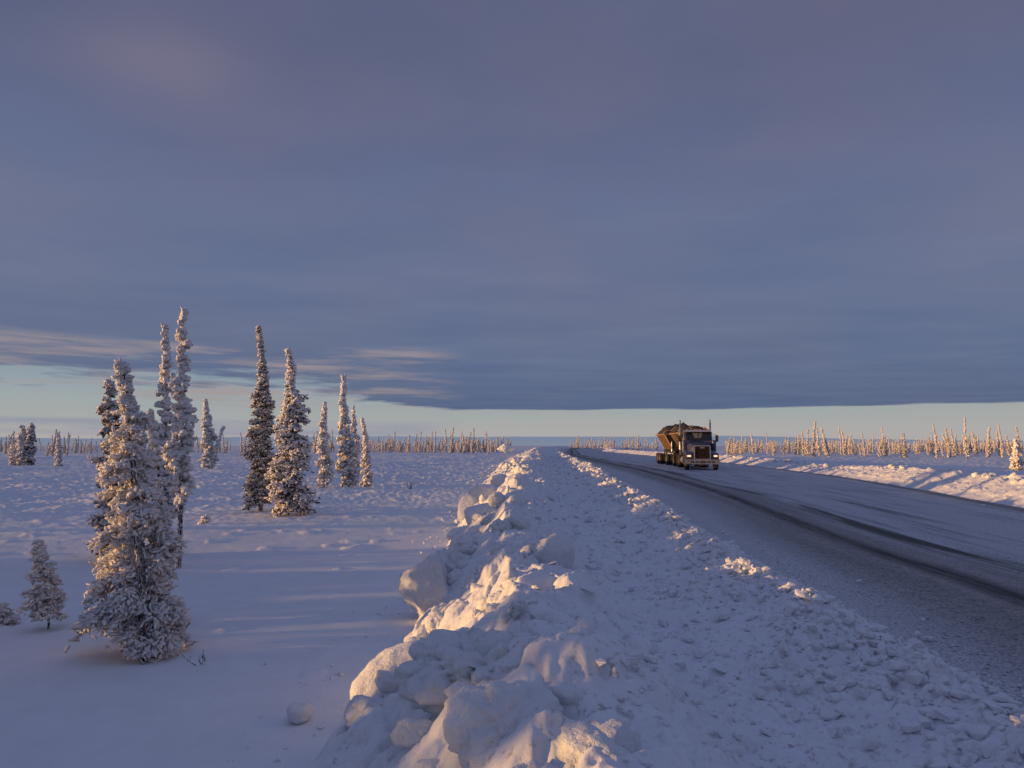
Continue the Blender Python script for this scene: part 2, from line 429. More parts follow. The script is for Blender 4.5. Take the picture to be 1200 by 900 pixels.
# road
def road_h(X, Y):
    u = (X-x_edge(Y))/(x_right(Y)-x_edge(Y))
    h = .004+fbm(X*.8, Y*.12, 3, 141)*.03+fbm(X*2.5, Y*1.2, 3, 143)*.010 - .02*np.exp(-((X-x_track(Y))/.3)**2)
    return h + drop(np.hypot(X, Y))
def road_cols(y): return np.linspace(float(x_edge(y))-.5, float(x_right(y))+.5, 150)
Yd = dedupe_rows(-6, 4, 0, .1); Yd = np.concatenate([Yd[:-1], dedupe_rows(4, 470, .006, .04)])
o, Xr, YYr = strip('road', Yd, road_cols, road_h, M_road)
tag(o, 'wide winter road of packed snow and ice with dark gritty wheel tracks', kind='structure')
att = o.data.attributes.new('road', 'FLOAT_VECTOR', 'POINT')
att.data.foreach_set('vector', np.stack([Xr-x_track(YYr), YYr, Xr-x_right(YYr)], -1).astype(np.float32).ravel())

# far blue hills beyond the plain
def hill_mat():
    m, nt, nd, lk, bs = new_mat('hills_haze_glow')
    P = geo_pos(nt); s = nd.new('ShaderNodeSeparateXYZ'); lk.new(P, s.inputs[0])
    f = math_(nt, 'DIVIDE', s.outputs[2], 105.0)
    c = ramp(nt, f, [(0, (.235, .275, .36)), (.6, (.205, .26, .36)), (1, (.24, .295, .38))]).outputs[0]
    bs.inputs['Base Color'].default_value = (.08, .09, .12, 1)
    lk.new(c, bs.inputs['Emission Color']); bs.inputs['Emission Strength'].default_value = .82  # glow stands in for the airlight of haze before the hills
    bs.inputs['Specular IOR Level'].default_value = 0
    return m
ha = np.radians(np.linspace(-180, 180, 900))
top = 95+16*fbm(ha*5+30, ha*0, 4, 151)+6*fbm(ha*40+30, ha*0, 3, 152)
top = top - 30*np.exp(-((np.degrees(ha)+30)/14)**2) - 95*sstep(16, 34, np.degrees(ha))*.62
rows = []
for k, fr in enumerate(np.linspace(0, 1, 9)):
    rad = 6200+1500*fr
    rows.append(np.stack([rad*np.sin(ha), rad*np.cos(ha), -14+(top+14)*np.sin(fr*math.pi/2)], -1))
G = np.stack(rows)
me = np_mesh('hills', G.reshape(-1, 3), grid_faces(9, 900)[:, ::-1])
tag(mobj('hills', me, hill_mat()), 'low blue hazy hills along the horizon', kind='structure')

# ------------------------------------------------------------------ blocks and clods of snow
def ico(n):
    bm = bmesh.new(); bmesh.ops.create_icosphere(bm, subdivisions=n, radius=1)
    V = np.array([v.co[:] for v in bm.verts]); F = np.array([[v.index for v in f.verts] for f in bm.faces]); bm.free()
    return V, F
ICO = {n: ico(n) for n in (1, 2, 3, 4, 5)}
def block_mesh(name, seed, sub=4, planes=9, rough=.10, knob=0.0, size=(1, 1, 1), round_=14.):
    V, F = ICO[sub]; g = np.random.default_rng(seed)
    n = g.normal(size=(planes, 3)); n /= np.linalg.norm(n, axis=1)[:, None]
    h = g.uniform(.55, 1.0, planes)
    dots = np.clip(V@n.T, 1e-3, None)/h                       # 1/r for each plane
    inv = (np.sum(np.clip(dots, 0, None)**round_, 1)+1.0**round_*.6)**(1/round_)
    r = 1/inv
    P = V*r[:, None]
    size = np.array(size); ms = float(np.prod(size)**(1/3)); P = P*size; D = P/(np.linalg.norm(P, axis=1)[:, None]+1e-9); U = P/ms
    q = fbm3(U*1.6+seed, 3, seed)*rough*1.6 + fbm3(U*5.0+seed, 4, seed+9)*rough*.8 + fbm3(U*13+seed, 2, seed+19)*rough*.22
    if knob:
        q = q + knob*(knobs3(U*2.2+seed*3.1, seed+3)*.45+knobs3(U*4.6+seed*1.7, seed+5)*.30+knobs3(U*9+seed, seed+7)*.15) - knob*.3
    P = P+D*(q*ms)[:, None]
    return np_mesh(name, P, F)
def put_block(px, py, wpx, hpx, seed, label, zb=None, zoff=0.0, depth=None, group=None, rot=None, **kw):
    """a block whose foot shows at (px,py) in the photo's layout, wpx x hpx large"""
    zb = FZ if zb is None else zb
    Xp, Yp = at(px, py, zb)
    d = math.hypot(Xp, Yp)
    w = wpx/800*Yp; h = hpx/800*Yp
    o = mobj('snow_block', block_mesh('snow_block', seed, size=(w*.60, (depth or w*.55), h*.62), **kw), M_chunk)
    o.location = (Xp, Yp+w*.35, zb+h*.42+zoff); o.rotation_euler = rot or (random.uniform(-.2, .2), random.uniform(-.2, .2), random.uniform(-.5, .5))
    tag(o, label, 'snow block', group or 'snow blocks on the near bank')
    return o
put_block(462, 868, 112, 78, 301, 'long smooth rounded snow block leaning on the left foot of the bank', FZ, .05, sub=5, planes=6, rough=.08, rot=(.1, -.55, .4), depth=.32)
put_block(578, 868, 200, 105, 302, 'largest snow block, covered in rounded knobs, in the foreground of the bank', .02, .0, sub=5, planes=14, round_=8, rough=.10, knob=.85, rot=(0, 0, -.3), depth=.42)
put_block(590, 915, 130, 90, 303, 'big snow block with granular sunlit face cut off by the bottom edge', .2, .0, sub=5, planes=8, rough=.10, knob=.3, rot=(.15, .1, -.6), depth=.3)
put_block(540, 868, 70, 48, 304, 'squarish snow block tucked below the largest knobbly block', -.1, .02, sub=5, planes=6, rough=.07, rot=(0, .1, .2))
put_block(500, 722, 70, 66, 305, 'upright slab of snow with a lit hollow face at the left side of the bank', -.6, .03, sub=5, planes=6, rough=.12, knob=.2, rot=(.1, .15, -.7), depth=.33)
put_block(528, 690, 44, 40, 306, 'rounded ribbed snow block behind the upright slab', -.35, .0, sub=5, planes=8, rough=.14, knob=.5)
put_block(560, 664, 48, 26, 307, 'crumbly sunlit snow block resting high on the bank behind the upright slab', -.1, .0, sub=5, planes=8, rough=.12, knob=.8)
put_block(347, 853, 34, 24, 308, 'small round snow ball lying alone on the smooth field left of the bank', FZ, .0, sub=4, planes=16, rough=.08, round_=7)
put_block(648, 668, 42, 40, 309, 'lone overhanging snow block with a lit left edge right of the bank crest', .25, .0, sub=5, planes=6, rough=.10, rot=(.2, .2, 0))
put_block(491, 762, 32, 26, 310, 'small cube of snow with a lit top below the upright slab', -.6, .0, sub=4, planes=6, rough=.06)
put_block(522, 757, 26, 20, 311, 'little rounded snow block beside the lit cube', -.5, .0, sub=4, planes=8, rough=.1)
put_block(570, 622, 46, 36, 312, 'broad tilted snow slab with a smooth sunlit face midway along the bank', -.3, .0, sub=5, planes=6, rough=.06, rot=(.3, .5, .3))
put_block(548, 612, 20, 30, 313, 'pointed spire of snow at the left edge of the bank', -.6, .0, sub=4, planes=6, rough=.08, rot=(0, .1, .2))
put_block(568, 592, 32, 24, 314, 'layered snow slab at the left edge beyond the pointed spire', -.4, .0, sub=4, planes=7, rough=.10)
put_block(604, 598, 28, 18, 315, 'craggy sunlit snow block on the bank crest right of the layered slab', .4, .0, sub=4, planes=8, rough=.12, knob=.1)
put_block(588, 578, 26, 20, 316, 'tilted snow block beyond the craggy sunlit one', .0, .0, sub=4, planes=6, rough=.08, rot=(.2, .5, 0))
put_block(605, 572, 22, 17, 317, 'angular snow block at the crest beyond the tilted one', .3, .0, sub=4, planes=7, rough=.08)
put_block(581, 852, 30, 18, 318, 'small smooth snow lump between the knobbly block and the cut off one', .1, .0, sub=4, planes=9, rough=.08)
put_block(420, 892, 60, 26, 319, 'low smooth snow lump at the bottom left foot of the bank', FZ, -.02, sub=4, planes=8, rough=.07)
put_block(592, 529, 17, 9, 320, 'far snow heap at the distant end of the near bank', .3, .0, sub=4, planes=8, rough=.14, knob=.1, group='far heaps')
# scattered blocks along the crest and left flank
variants = [block_mesh('snow_block', 400+i, sub=4, planes=[6, 7, 8, 10][i % 4], round_=[30, 18, 12][i % 3], rough=.12, knob=(0, .7, .35)[i % 3]) for i in range(9)]
def scatter_block(x, y, z, s, grp, lab, flat=.75):
    o = mobj('snow_block', variants[random.randrange(9)], M_chunk)
    o.location = (x, y, z+s*.12); o.scale = (s*random.uniform(.8, 1.4), s*random.uniform(.7, 1.1), s*flat*random.uniform(.7, 1.1))
    o.rotation_euler = (random.uniform(-.5, .5), random.uniform(-.5, .5), random.uniform(0, 6.28))
    tag(o, lab, 'snow block', grp)
for i in range(200):
    y = 3.0*math.exp(random.random()*math.log(95/3.6))
    f, c = float(x_foot(y)), float(x_crest(y))
    u = random.random()**.9
    x = f+(c-f)*(.03+u*1.2)
    s = random.choice([random.uniform(.04, .11), random.uniform(.07, .16)])*(1+min(y, 60)/24)
    if u < .15: s *= .6
    z = float(bank_h(np.array([x]), np.array([y]))[0])
    scatter_block(x, y, z-.03, s, 'scattered snow blocks on the near bank', 'rough snow block scattered along the left flank and crest of the near bank')
for i in range(60):
    y = 16*math.exp(random.random()*math.log(120/16)); x = float(x_right(y))+random.uniform(1.3, 2.3)
    z = float(rbank_h(np.array([x]), np.array([y]))[0])
    scatter_block(x, y, z, random.uniform(.06, .17)*(1+y/150), 'snow clods on the crest of the far bank', 'small snow clod on the crest of the bank across the road')
yb = 19.0; Xb, Yb = x_at(1150, 553, 21.5), 21.5
o = mobj('snow_block', block_mesh('snow_block', 450, sub=4, size=(.10, .10, .24), planes=7), M_chunk)
o.location = (Xb, Yb, float(rbank_h(np.array([Xb]), np.array([Yb]))[0])+.12)
tag(o, 'upright snow clod standing tallest on the far bank near the right edge', 'snow block')

# crumbs: nobody could count them
def crumbs(n, seed):
    g = np.random.default_rng(seed); V, F = ICO[1]
    y = 1.5*np.exp(g.random(n)*math.log(90/1.5))
    k = g.random(n)
    rd, c = x_ridge(y), x_crest(y)
    xa = rd+g.normal(0, .28, n); xb = c+(rd-c)*(g.random(n)**.7)
    x = np.where(k < .55, xa, xb)
    x = np.where(k > .93, x_foot(y)+g.normal(-.15, .35, n), x)
    x = np.where((k > .90) & (k <= .93), x_edge(y)+g.exponential(.3, n), x)
    s = (.008+.042*g.random(n)**3)*(1+y/22)
    z = np.where(x < x_foot(y)-.02, field_h(x, y), np.where(x > x_edge(y), .02, bank_h(x, y)))
    s = np.where((k > .9), s*.6, s)
    P = V[None]*(1+.9*(g.random((n, len(V), 1))-.5))
    P = P*np.stack([s*g.uniform(.8, 1.5, n), s*g.uniform(.7, 1.2, n), s*g.uniform(.5, .95, n)], -1)[:, None, :]
    a = g.random(n)*6.28; ca, sa = np.cos(a)[:, None], np.sin(a)[:, None]
    Q = np.stack([P[..., 0]*ca-P[..., 1]*sa, P[..., 0]*sa+P[..., 1]*ca, P[..., 2]+P[..., 0]*g.uniform(-.4, .4, n)[:, None]], -1)
    Q += np.stack([x, y, z+s*.3], -1)[:, None, :]
    FF = (F[None]+(np.arange(n)*len(V))[:, None, None]).reshape(-1, 3)
    return np_mesh('snow_crumbs', Q.reshape(-1, 3), FF, False)
tag(mobj('snow_crumbs', crumbs(9000, 5), M_bank), 'loose crumbs of ploughed snow strewn over the bank beside the road', 'snow crumbs', kind='stuff')

# ------------------------------------------------------------------ frosted spruces
def blobs(c, axis, rad, ln, lod, g, jitter=.35):
    V, F = ICO[lod]; n = len(c)
    a = axis/np.linalg.norm(axis, axis=1)[:, None]
    t = np.where(np.abs(a[:, 2:3]) < .9, np.array([[0, 0, 1.]]), np.array([[1., 0, 0]]))
    u = np.cross(a, t); u /= np.linalg.norm(u, axis=1)[:, None]; w = np.cross(a, u)
    J = 1+jitter*(g.random((n, len(V)))*2-1)
    P = (V[None, :, 0]*J*rad[:, None])[..., None]*u[:, None]+(V[None, :, 1]*J*rad[:, None])[..., None]*w[:, None]+(V[None, :, 2]*J*ln[:, None])[..., None]*a[:, None]
    P = P+c[:, None, :]
    FF = (F[None]+(np.arange(n)*len(V))[:, None, None]).reshape(-1, 3)
    return P.reshape(-1, 3), FF
def tubes(paths, rads, sides=5):
    VV, FF, off = [], [], 0
    for p, r in zip(paths, rads):
        p = np.asarray(p); r = np.asarray(r); n = len(p)
        d = np.gradient(p, axis=0); d /= np.linalg.norm(d, axis=1)[:, None]+1e-9
        t = np.array([0, 0, 1.]) if abs(d[0][2]) < .9 else np.array([1., 0, 0])
        u = np.cross(d, t); u /= np.linalg.norm(u, axis=1)[:, None]+1e-9; w = np.cross(d, u)
        a = np.arange(sides)/sides*2*math.pi
        ring = p[:, None]+r[:, None, None]*(np.cos(a)[None, :, None]*u[:, None]+np.sin(a)[None, :, None]*w[:, None])
        VV.append(ring.reshape(-1, 3))
        i = np.arange(n-1)[:, None]*sides+np.arange(sides)[None]; j = np.arange(n-1)[:, None]*sides+(np.arange(sides)[None]+1) % sides
        FF.append(np.stack([i, j, j+sides, i+sides], -1).reshape(-1, 4)+off); off += n*sides
    return np.concatenate(VV), np.concatenate(FF)

def tree_meshes(seed, H, prof, lean=(0, 0), nb=200, puff=.035, flen=.10, dens=9, lod=1, dark=.5, t0=.05,
                stems=1, droop=.5, lump=.45, side=None, trunk_r=None, clump=2.6, knee=0.0, iso=0.0, under=.45):
    """prof: list of (t, radius m). Returns trunk, foliage and frost meshes around the origin."""
    g = np.random.default_rng(seed)
    pt = np.array([p[0] for p in prof]); pr = np.array([p[1] for p in prof])
    ph = g.random(4)*20
    def axis(t):
        w = np.sin(t*5+ph[0])*.018*H*t; v = np.sin(t*7+ph[1])*.015*H*t
        bend = t**1.3
        return np.stack([lean[0]*bend+w+knee*np.clip(t-.85, 0, 1)**1.5*6, lean[1]*bend+v, t*H], -1)
    tr = trunk_r or .012*H+.012
    paths, rads = [], []
    ts = np.linspace(0, .97, 16)
    for s in range(stems):
        off = np.array([0, 0, 0.]) if s == 0 else np.array([g.uniform(-.02, .02)+.055*s, g.uniform(-.05, .02)-.30*(stems > 2), 0])
        p = axis(ts)+off*(1-ts[:, None])*1.2; p[0, 2] -= .25
        paths.append(p); rads.append(tr*(1-.8*ts)*(1 if s == 0 else .75))
    fc, fa, fr, fl, dk = [], [], [], [], []
    for b in range(nb):
        t = t0+(1-t0)*g.random()**.92
        az_ = g.random()*2*math.pi
        Rm = np.interp(t, pt, pr)
        mod = 1+lump*(np.sin(t*clump*9+az_*1.0+ph[2])*.5+np.sin(t*clump*17-az_*2+ph[3])*.5)+g.normal(0, .16)
        if side is not None: mod *= 1+side[1]*max(0, math.cos(az_-side[0]))
        L = max(.03, Rm*mod-flen*.55)
        a0 = axis(np.array([t]))[0]
        n = max(2, int(L/.045)); n = min(n, 14)
        s = np.linspace(0, 1, n+1)
        dr = droop*L*(.55+.6*g.random())*(1-.7*t)
        hx, hy = math.cos(az_), math.sin(az_)
        p = np.stack([a0[0]+hx*L*s, a0[1]+hy*L*s, a0[2]+.25*L*np.sin(s*1.6)*(t*1.2)-dr*(s**1.5)+.12*L*s**4], -1)
        paths.append(p[::max(1, n//4)] if n > 4 else p); q = paths[-1]
        rads.append(np.linspace(max(.004, tr*.16), .003, len(q)))
        k = max(2, int(dens*(.4+L/ max(.15, pr.max()))))
        ss = np.clip(g.beta(1.6, 1.0, k), .05, 1.02)
        c = np.stack([np.interp(ss, s, p[:, i]) for i in range(3)], -1)
        dirs = np.stack([hx*(1-iso)+g.normal(0, .75, k), hy*(1-iso)+g.normal(0, .75, k), g.normal((-.15-.35*droop)*(1-iso), .45+.4*iso, k)], -1)
        dirs /= np.linalg.norm(dirs, axis=1)[:, None]
        sw = g.normal(0, .16, k)*L*ss; c = c+np.stack([-hy*sw, hx*sw, -np.abs(sw)*.5+g.normal(0, .03, k)*L], -1)
        sc = .65+.7*g.random(k)
        ll = flen*sc*(1.1-.45*t)*(.6+.5*ss)
        rr_ = puff*(.6+.75*g.random(k))*(1.0+.15*t)
        fc.append(c+dirs*ll[:, None]*.5); fa.append(dirs); fr.append(rr_); fl.append(ll*.6); dk.append(np.full(k, t))
    # frost along the leader
    k = int(H*14); t = 1-(1-t0-.25)*g.random(k)**1.4
    c = axis(t)+np.stack([g.normal(0, puff*.6, k), g.normal(0, puff*.6, k), np.zeros(k)], -1)
    fc.append(c); fa.append(np.stack([g.normal(0, .5, k), g.normal(0, .5, k), np.ones(k)], -1)); fr.append(puff*(.8+.6*g.random(k))*(1.15-.65*t)); fl.append(puff*(1.2+g.random(k))); dk.append(t)
    fc, fa, fr, fl, dk = map(np.concatenate, (fc, fa, fr, fl, dk))
    keep = fc[:, 2] > -.02
    fc, fa, fr, fl, dk = fc[keep], fa[keep], fr[keep], fl[keep], dk[keep]
    # some fingers carry no frost: dark needles show
    isd = g.random(len(fc)) < dark*np.clip(1.25-dk*1.1, .12, 1)
    fV, fF = blobs(fc[~isd], fa[~isd], fr[~isd], fl[~isd], lod, g)
    # dark needles under the frost
    sel = (g.random(len(fc)) < under) | isd
    low = fc[sel]-np.array([0, 0, 1.])*fr[sel][:, None]*(.7+.5*g.random(sel.sum()))[:, None]
    dV, dF = blobs(low, fa[sel]+g.normal(0, .3, (sel.sum(), 3)), fr[sel]*.62, fl[sel]*1.05, 1, g, .5)
    tV, tF = tubes(paths, rads, 6 if lod > 1 or H < 4 else 5)
    return np_mesh('trunk', tV, tF), np_mesh('foliage', dV, dF), np_mesh('frost', fV, fF)
def make_tree(name, loc, label, cat='tree', group=None, frost=None, needles=None, rz=0, scale=1.0, **kw):
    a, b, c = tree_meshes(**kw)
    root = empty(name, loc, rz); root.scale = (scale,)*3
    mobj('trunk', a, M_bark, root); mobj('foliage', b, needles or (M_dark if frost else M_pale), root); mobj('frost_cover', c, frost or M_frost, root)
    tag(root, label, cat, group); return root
def placed(bpx, bpy_, tpx, tpy, z=None):
    X, Y = at(bpx, bpy_, FZ)
    z = float(field_h(np.array([X]), np.array([Y]))[0])
    H = z_at(tpy, Y)-z
    lean = x_at(tpx, tpy, Y)-X
    return X, Y, z, H, lean
def spruce(b, t, label, seed, prof, name='spruce_tree', **kw):
    X, Y, z, H, ln = placed(*b, *t)
    return make_tree(name, (X, Y, z-.02), label, seed=seed, H=H, prof=prof, lean=(ln, kw.pop('ly', 0.0)), group=kw.pop('group', 'snow laden spruces in the left field'), **kw)

spruce((178, 762), (141, 424), 'largest nearest spruce, bushy with thick frost, several bare stems at its foot', 11,
       [(0, 0.298), (0.08, 0.41), (0.25, 0.425), (0.42, 0.368), (0.55, 0.282), (0.62, 0.221), (0.7, 0.241), (0.8, 0.174), (0.86, 0.073), (0.9, 0.06), (0.95, 0.067), (1, 0.048)],
       nb=300, puff=.0155, flen=.085, dens=64, lod=2, dark=.14, t0=.09, stems=4, droop=.9, lump=.5, side=(math.pi, .3), trunk_r=.030, clump=2.0, iso=.38, under=.25)
spruce((135, 652), (128, 445), 'brownish dense spruce just behind the left side of the nearest spruce', 12,
       [(0, 0.384), (0.3, 0.4), (0.6, 0.32), (0.85, 0.2), (1, 0.08)], frost=M_frost_b, nb=220, puff=.030, flen=.11, dens=18, dark=.18, iso=.4, under=.3)
spruce((188, 735), (179, 478), 'thin grey shaded spire of frost hugging the right side of the nearest spruce', 13,
       [(0, 0.16), (0.4, 0.12), (0.7, 0.088), (1, 0.048)], nb=120, puff=.020, flen=.05, dens=16, lod=2, dark=.15, droop=.3, iso=.6)
spruce((196, 650), (189, 380), 'second tallest slim spruce with a knobbly frost spire, left of the tallest', 14,
       [(0, 0.208), (0.2, 0.272), (0.45, 0.272), (0.58, 0.192), (0.66, 0.128), (0.72, 0.208), (0.8, 0.12), (0.88, 0.088), (1, 0.048)], nb=190, puff=.034, flen=.08, dens=20, lod=2, dark=.18, t0=.1, lump=.6, droop=.4, iso=.6, under=.3)
spruce((209, 665), (218, 362), 'tallest slim frosted spruce with a bare lower trunk behind the nearest spruce', 15,
       [(0, 0.08), (0.25, 0.144), (0.4, 0.272), (0.52, 0.24), (0.62, 0.144), (0.7, 0.192), (0.8, 0.128), (0.84, 0.176), (0.9, 0.104), (1, 0.056)], nb=190, puff=.036, flen=.08, dens=20, lod=2, dark=.16, t0=.24, lump=.6, droop=.4, trunk_r=.06, iso=.6, under=.3)
spruce((305, 600), (305, 382), 'left one of the closely paired spruces, dark at its base', 16,
       [(0, 0.42), (0.15, 0.476), (0.35, 0.462), (0.55, 0.392), (0.66, 0.294), (0.73, 0.175), (0.82, 0.14), (0.9, 0.098), (1, 0.049)], frost=M_frost_b, nb=480, puff=.034, flen=.13, dens=22, dark=.26, under=.25, droop=.5, lump=.35, iso=.2)
spruce((337, 605), (338, 409), 'right one of the closely paired spruces, wide skirted with ragged branches', 17,
       [(0, 0.576), (0.12, 0.612), (0.3, 0.49), (0.5, 0.418), (0.66, 0.36), (0.74, 0.202), (0.88, 0.122), (1, 0.05)], frost=M_frost, needles=M_dark, nb=460, puff=.036, flen=.13, dens=22, dark=.22, droop=.5, lump=.45, side=(0, .45), iso=.2, under=.22)
spruce((379, 572), (380, 471), 'short slim frosted spruce left of the spruce with a bent tip', 18,
       [(0, 0.324), (0.3, 0.396), (0.6, 0.274), (0.85, 0.144), (1, 0.065)], nb=200, puff=.062, flen=.17, dens=13, dark=.25, iso=.3)
spruce((408, 571), (401, 440), 'tapering frosted spruce with a bent tip leaning left', 19,
       [(0, 0.385), (0.2, 0.595), (0.45, 0.455), (0.6, 0.294), (0.75, 0.196), (0.9, 0.126), (1, 0.063)], nb=300, puff=.065, flen=.19, dens=14, dark=.28, iso=.3)
spruce((430, 569), (426, 491), 'narrow frosted spruce, rightmost of the mid distance spruces', 20,
       [(0, 0.315), (0.3, 0.315), (0.6, 0.188), (1, 0.068)], nb=150, puff=.06, flen=.16, dens=12, dark=.3, iso=.3)
spruce((417, 560), (413, 476), 'thin spruce half hidden behind the bent tipped spruce', 21,
       [(0, 0.32), (0.5, 0.32), (1, 0.064)], nb=150, puff=.07, flen=.18, dens=8, dark=.4)
spruce((245, 552), (242, 468), 'ragged frosted spruce standing alone left of the paired spruces', 22,
       [(0, 0.45), (0.3, 0.6), (0.6, 0.45), (0.8, 0.315), (1, 0.15)], nb=220, puff=.09, flen=.24, dens=14, dark=.25, lump=.5, iso=.3)
spruce((248, 552), (262, 500), 'drooping snow bent stem leaning right beside the lone ragged spruce', 23,
       [(0, 0.2), (1, 0.12)], nb=80, puff=.10, flen=.18, dens=5, dark=.25)
spruce((25, 546), (27, 499), 'left one of two joined frosted columns near the left edge', 24,
       [(0, 0.44), (0.5, 0.48), (0.8, 0.4), (1, 0.2)], nb=300, puff=.10, flen=.22, dens=7, dark=.3, iso=.4)
spruce((35, 546), (36, 496), 'right one of two joined frosted columns near the left edge, darker', 25,
       [(0, 0.4), (0.5, 0.44), (0.8, 0.4), (1, 0.2)], frost=M_frost_b, nb=300, puff=.10, flen=.22, dens=7, dark=.4, iso=.4)
spruce((69, 548), (68, 508), 'small slim spruce between the joined columns and the nearest spruce', 26,
       [(0, 0.336), (0.5, 0.304), (1, 0.096)], nb=200, puff=.09, flen=.2, dens=6, dark=.3)
spruce((15, 546), (14, 521), 'tiny young spruce beside the joined columns at the left edge', 27,
       [(0, 0.36), (0.5, 0.28), (1, 0.096)], nb=120, puff=.10, flen=.2, dens=6, dark=.3)
spruce((57, 735), (45, 632), 'small young frosted spruce on two thin bare stems at the left', 28,
       [(0, 0.096), (0.2, 0.216), (0.45, 0.208), (0.7, 0.136), (0.85, 0.096), (1, 0.04)], name='young_spruce', nb=150, puff=.013, flen=.06, dens=26, lod=2, dark=.14, t0=.18, stems=2, droop=.5, trunk_r=.010, lump=.4, iso=.3, under=.2)
spruce((8, 730), (3, 706), 'low frosted shrub cut off by the left edge', 29,
       [(0, 0.136), (0.5, 0.12), (1, 0.064)], name='shrub', nb=90, puff=.012, flen=.05, dens=11, lod=2, dark=.25, under=.2)
spruce((384, 562), (385, 545), 'low frosted bush at the foot of the short slim spruce', 30,
       [(0, 0.4), (1, 0.2)], name='shrub', nb=80, puff=.07, flen=.2, dens=6, dark=.35)
spruce((236, 615), (243, 604), 'snow covered creeping branch poking out right of the tallest spruce', 31,
       [(0, 0.16), (1, 0.096)], name='shrub', nb=30, puff=.035, flen=.10, dens=6, dark=.1)
spruce((1193, 553), (1189, 515), 'frosted spruce standing forward of the treeline at the right edge', 32,
       [(0, 0.36), (0.3, 0.4), (0.6, 0.256), (1, 0.08)], nb=240, puff=.09, flen=.22, dens=6, dark=.3, group='spruces behind the far bank')

# thin bare twigs
def twig(px, py, hpx, label, seed, n=4):
    X, Y = at(px, py, FZ); z = float(field_h(np.array([X]), np.array([Y]))[0]); h = hpx/800*Y
    g = np.random.default_rng(seed); P, Rr_ = [], []
    for i in range(n):
        d = np.array([g.normal(0, .4), g.normal(0, .3), 1.]); t = np.linspace(0, 1, 6)[:, None]
        p = d*h*t*g.uniform(.6, 1)+np.array([0, 0, -.03])+np.array([g.normal(0, .02), 0, 0]); p[:, 0] += .12*h*np.sin(t[:, 0]*4+i)
        P.append(p); Rr_.append(np.linspace(.004, .0015, 6)*(1+Y/15))
        for j in range(2):
            b = p[2+j]; q = b+np.array([g.normal(0, .5), g.normal(0, .4), .7])*h*.35*np.linspace(0, 1, 3)[:, None]; P.append(q); Rr_.append(np.linspace(.002, .001, 3)*(1+Y/15))
    V, F = tubes(P, Rr_, 4)
    o = mobj('twig', np_mesh('twig', V, F), M_bark); o.location = (X, Y, z); tag(o, label, 'twig')
twig(236, 778, 22, 'thin bare twig sticking out of the snow right of the nearest spruce', 1)
twig(481, 575, 13, 'small frosted twig bush alone in the open field right of the spruces', 2, 7)
twig(118, 548, 48, 'bare curved leaning branches rising in front of the left treeline', 3, 5)
twig(310, 778, 5, 'short dark twig lying on the smooth foreground snow', 4, 3)

# ------------------------------------------------------------------ distant treeline
def far_variant(seed):
    g = random.Random(seed); H = 6.0
    w = g.uniform(.20, .46)
    sh = g.choice([[(0, w), (.5, w*.8), (.85, w*.4), (1, .1)], [(0, w*.7), (.4, w), (.75, w*.45), (1, .08)], [(0, w), (.3, w*.9), (.55, w*.5), (1, .1)]])
    return tree_meshes(seed=seed, H=H, prof=sh, lean=(g.uniform(-1.5, 1.5), 0), nb=90, puff=.085, flen=.20, dens=8, lod=1, dark=.22, lump=.6, iso=.3)
fars = []
for i in range(12):
    a, b, c = far_variant(500+i)
    for m, mt in ((a, M_bark), (b, M_dark if i % 4 == 0 else M_pale), (c, M_far if i % 4 else M_frost_b)): m.materials.append(mt)
    fars.append((a, b, c))
specs = []
def far_tree(X, Y, H, label, group, v=None, rz=None):
    fx = 600+800*X/max(Y, 1)
    inview = Y > 3 and -30 < fx < 1230
    specs.append(((H/Y if inview else 0), X, Y, H, label, group, random.randrange(12) if v is None else v, random.uniform(0, 6.28), random.uniform(.8, 1.25)))
def far_scale(H, w):
    s = H/6.0; k = s**.7*w*min(1.25, s**-.3 if s > .3 else 1.2); return k, k, s
def build_far(spec):
    _, X, Y, H, label, group, v, rz, w = spec
    z = float(field_h(np.array([X]), np.array([Y]))[0])
    r = empty('spruce_tree', (X, Y, z-.05), rz); r.scale = far_scale(H, w)
    for nm, m in zip(('trunk', 'foliage', 'frost_cover'), fars[v]): mobj(nm, m, None, r)
    tag(r, label, 'tree', group)
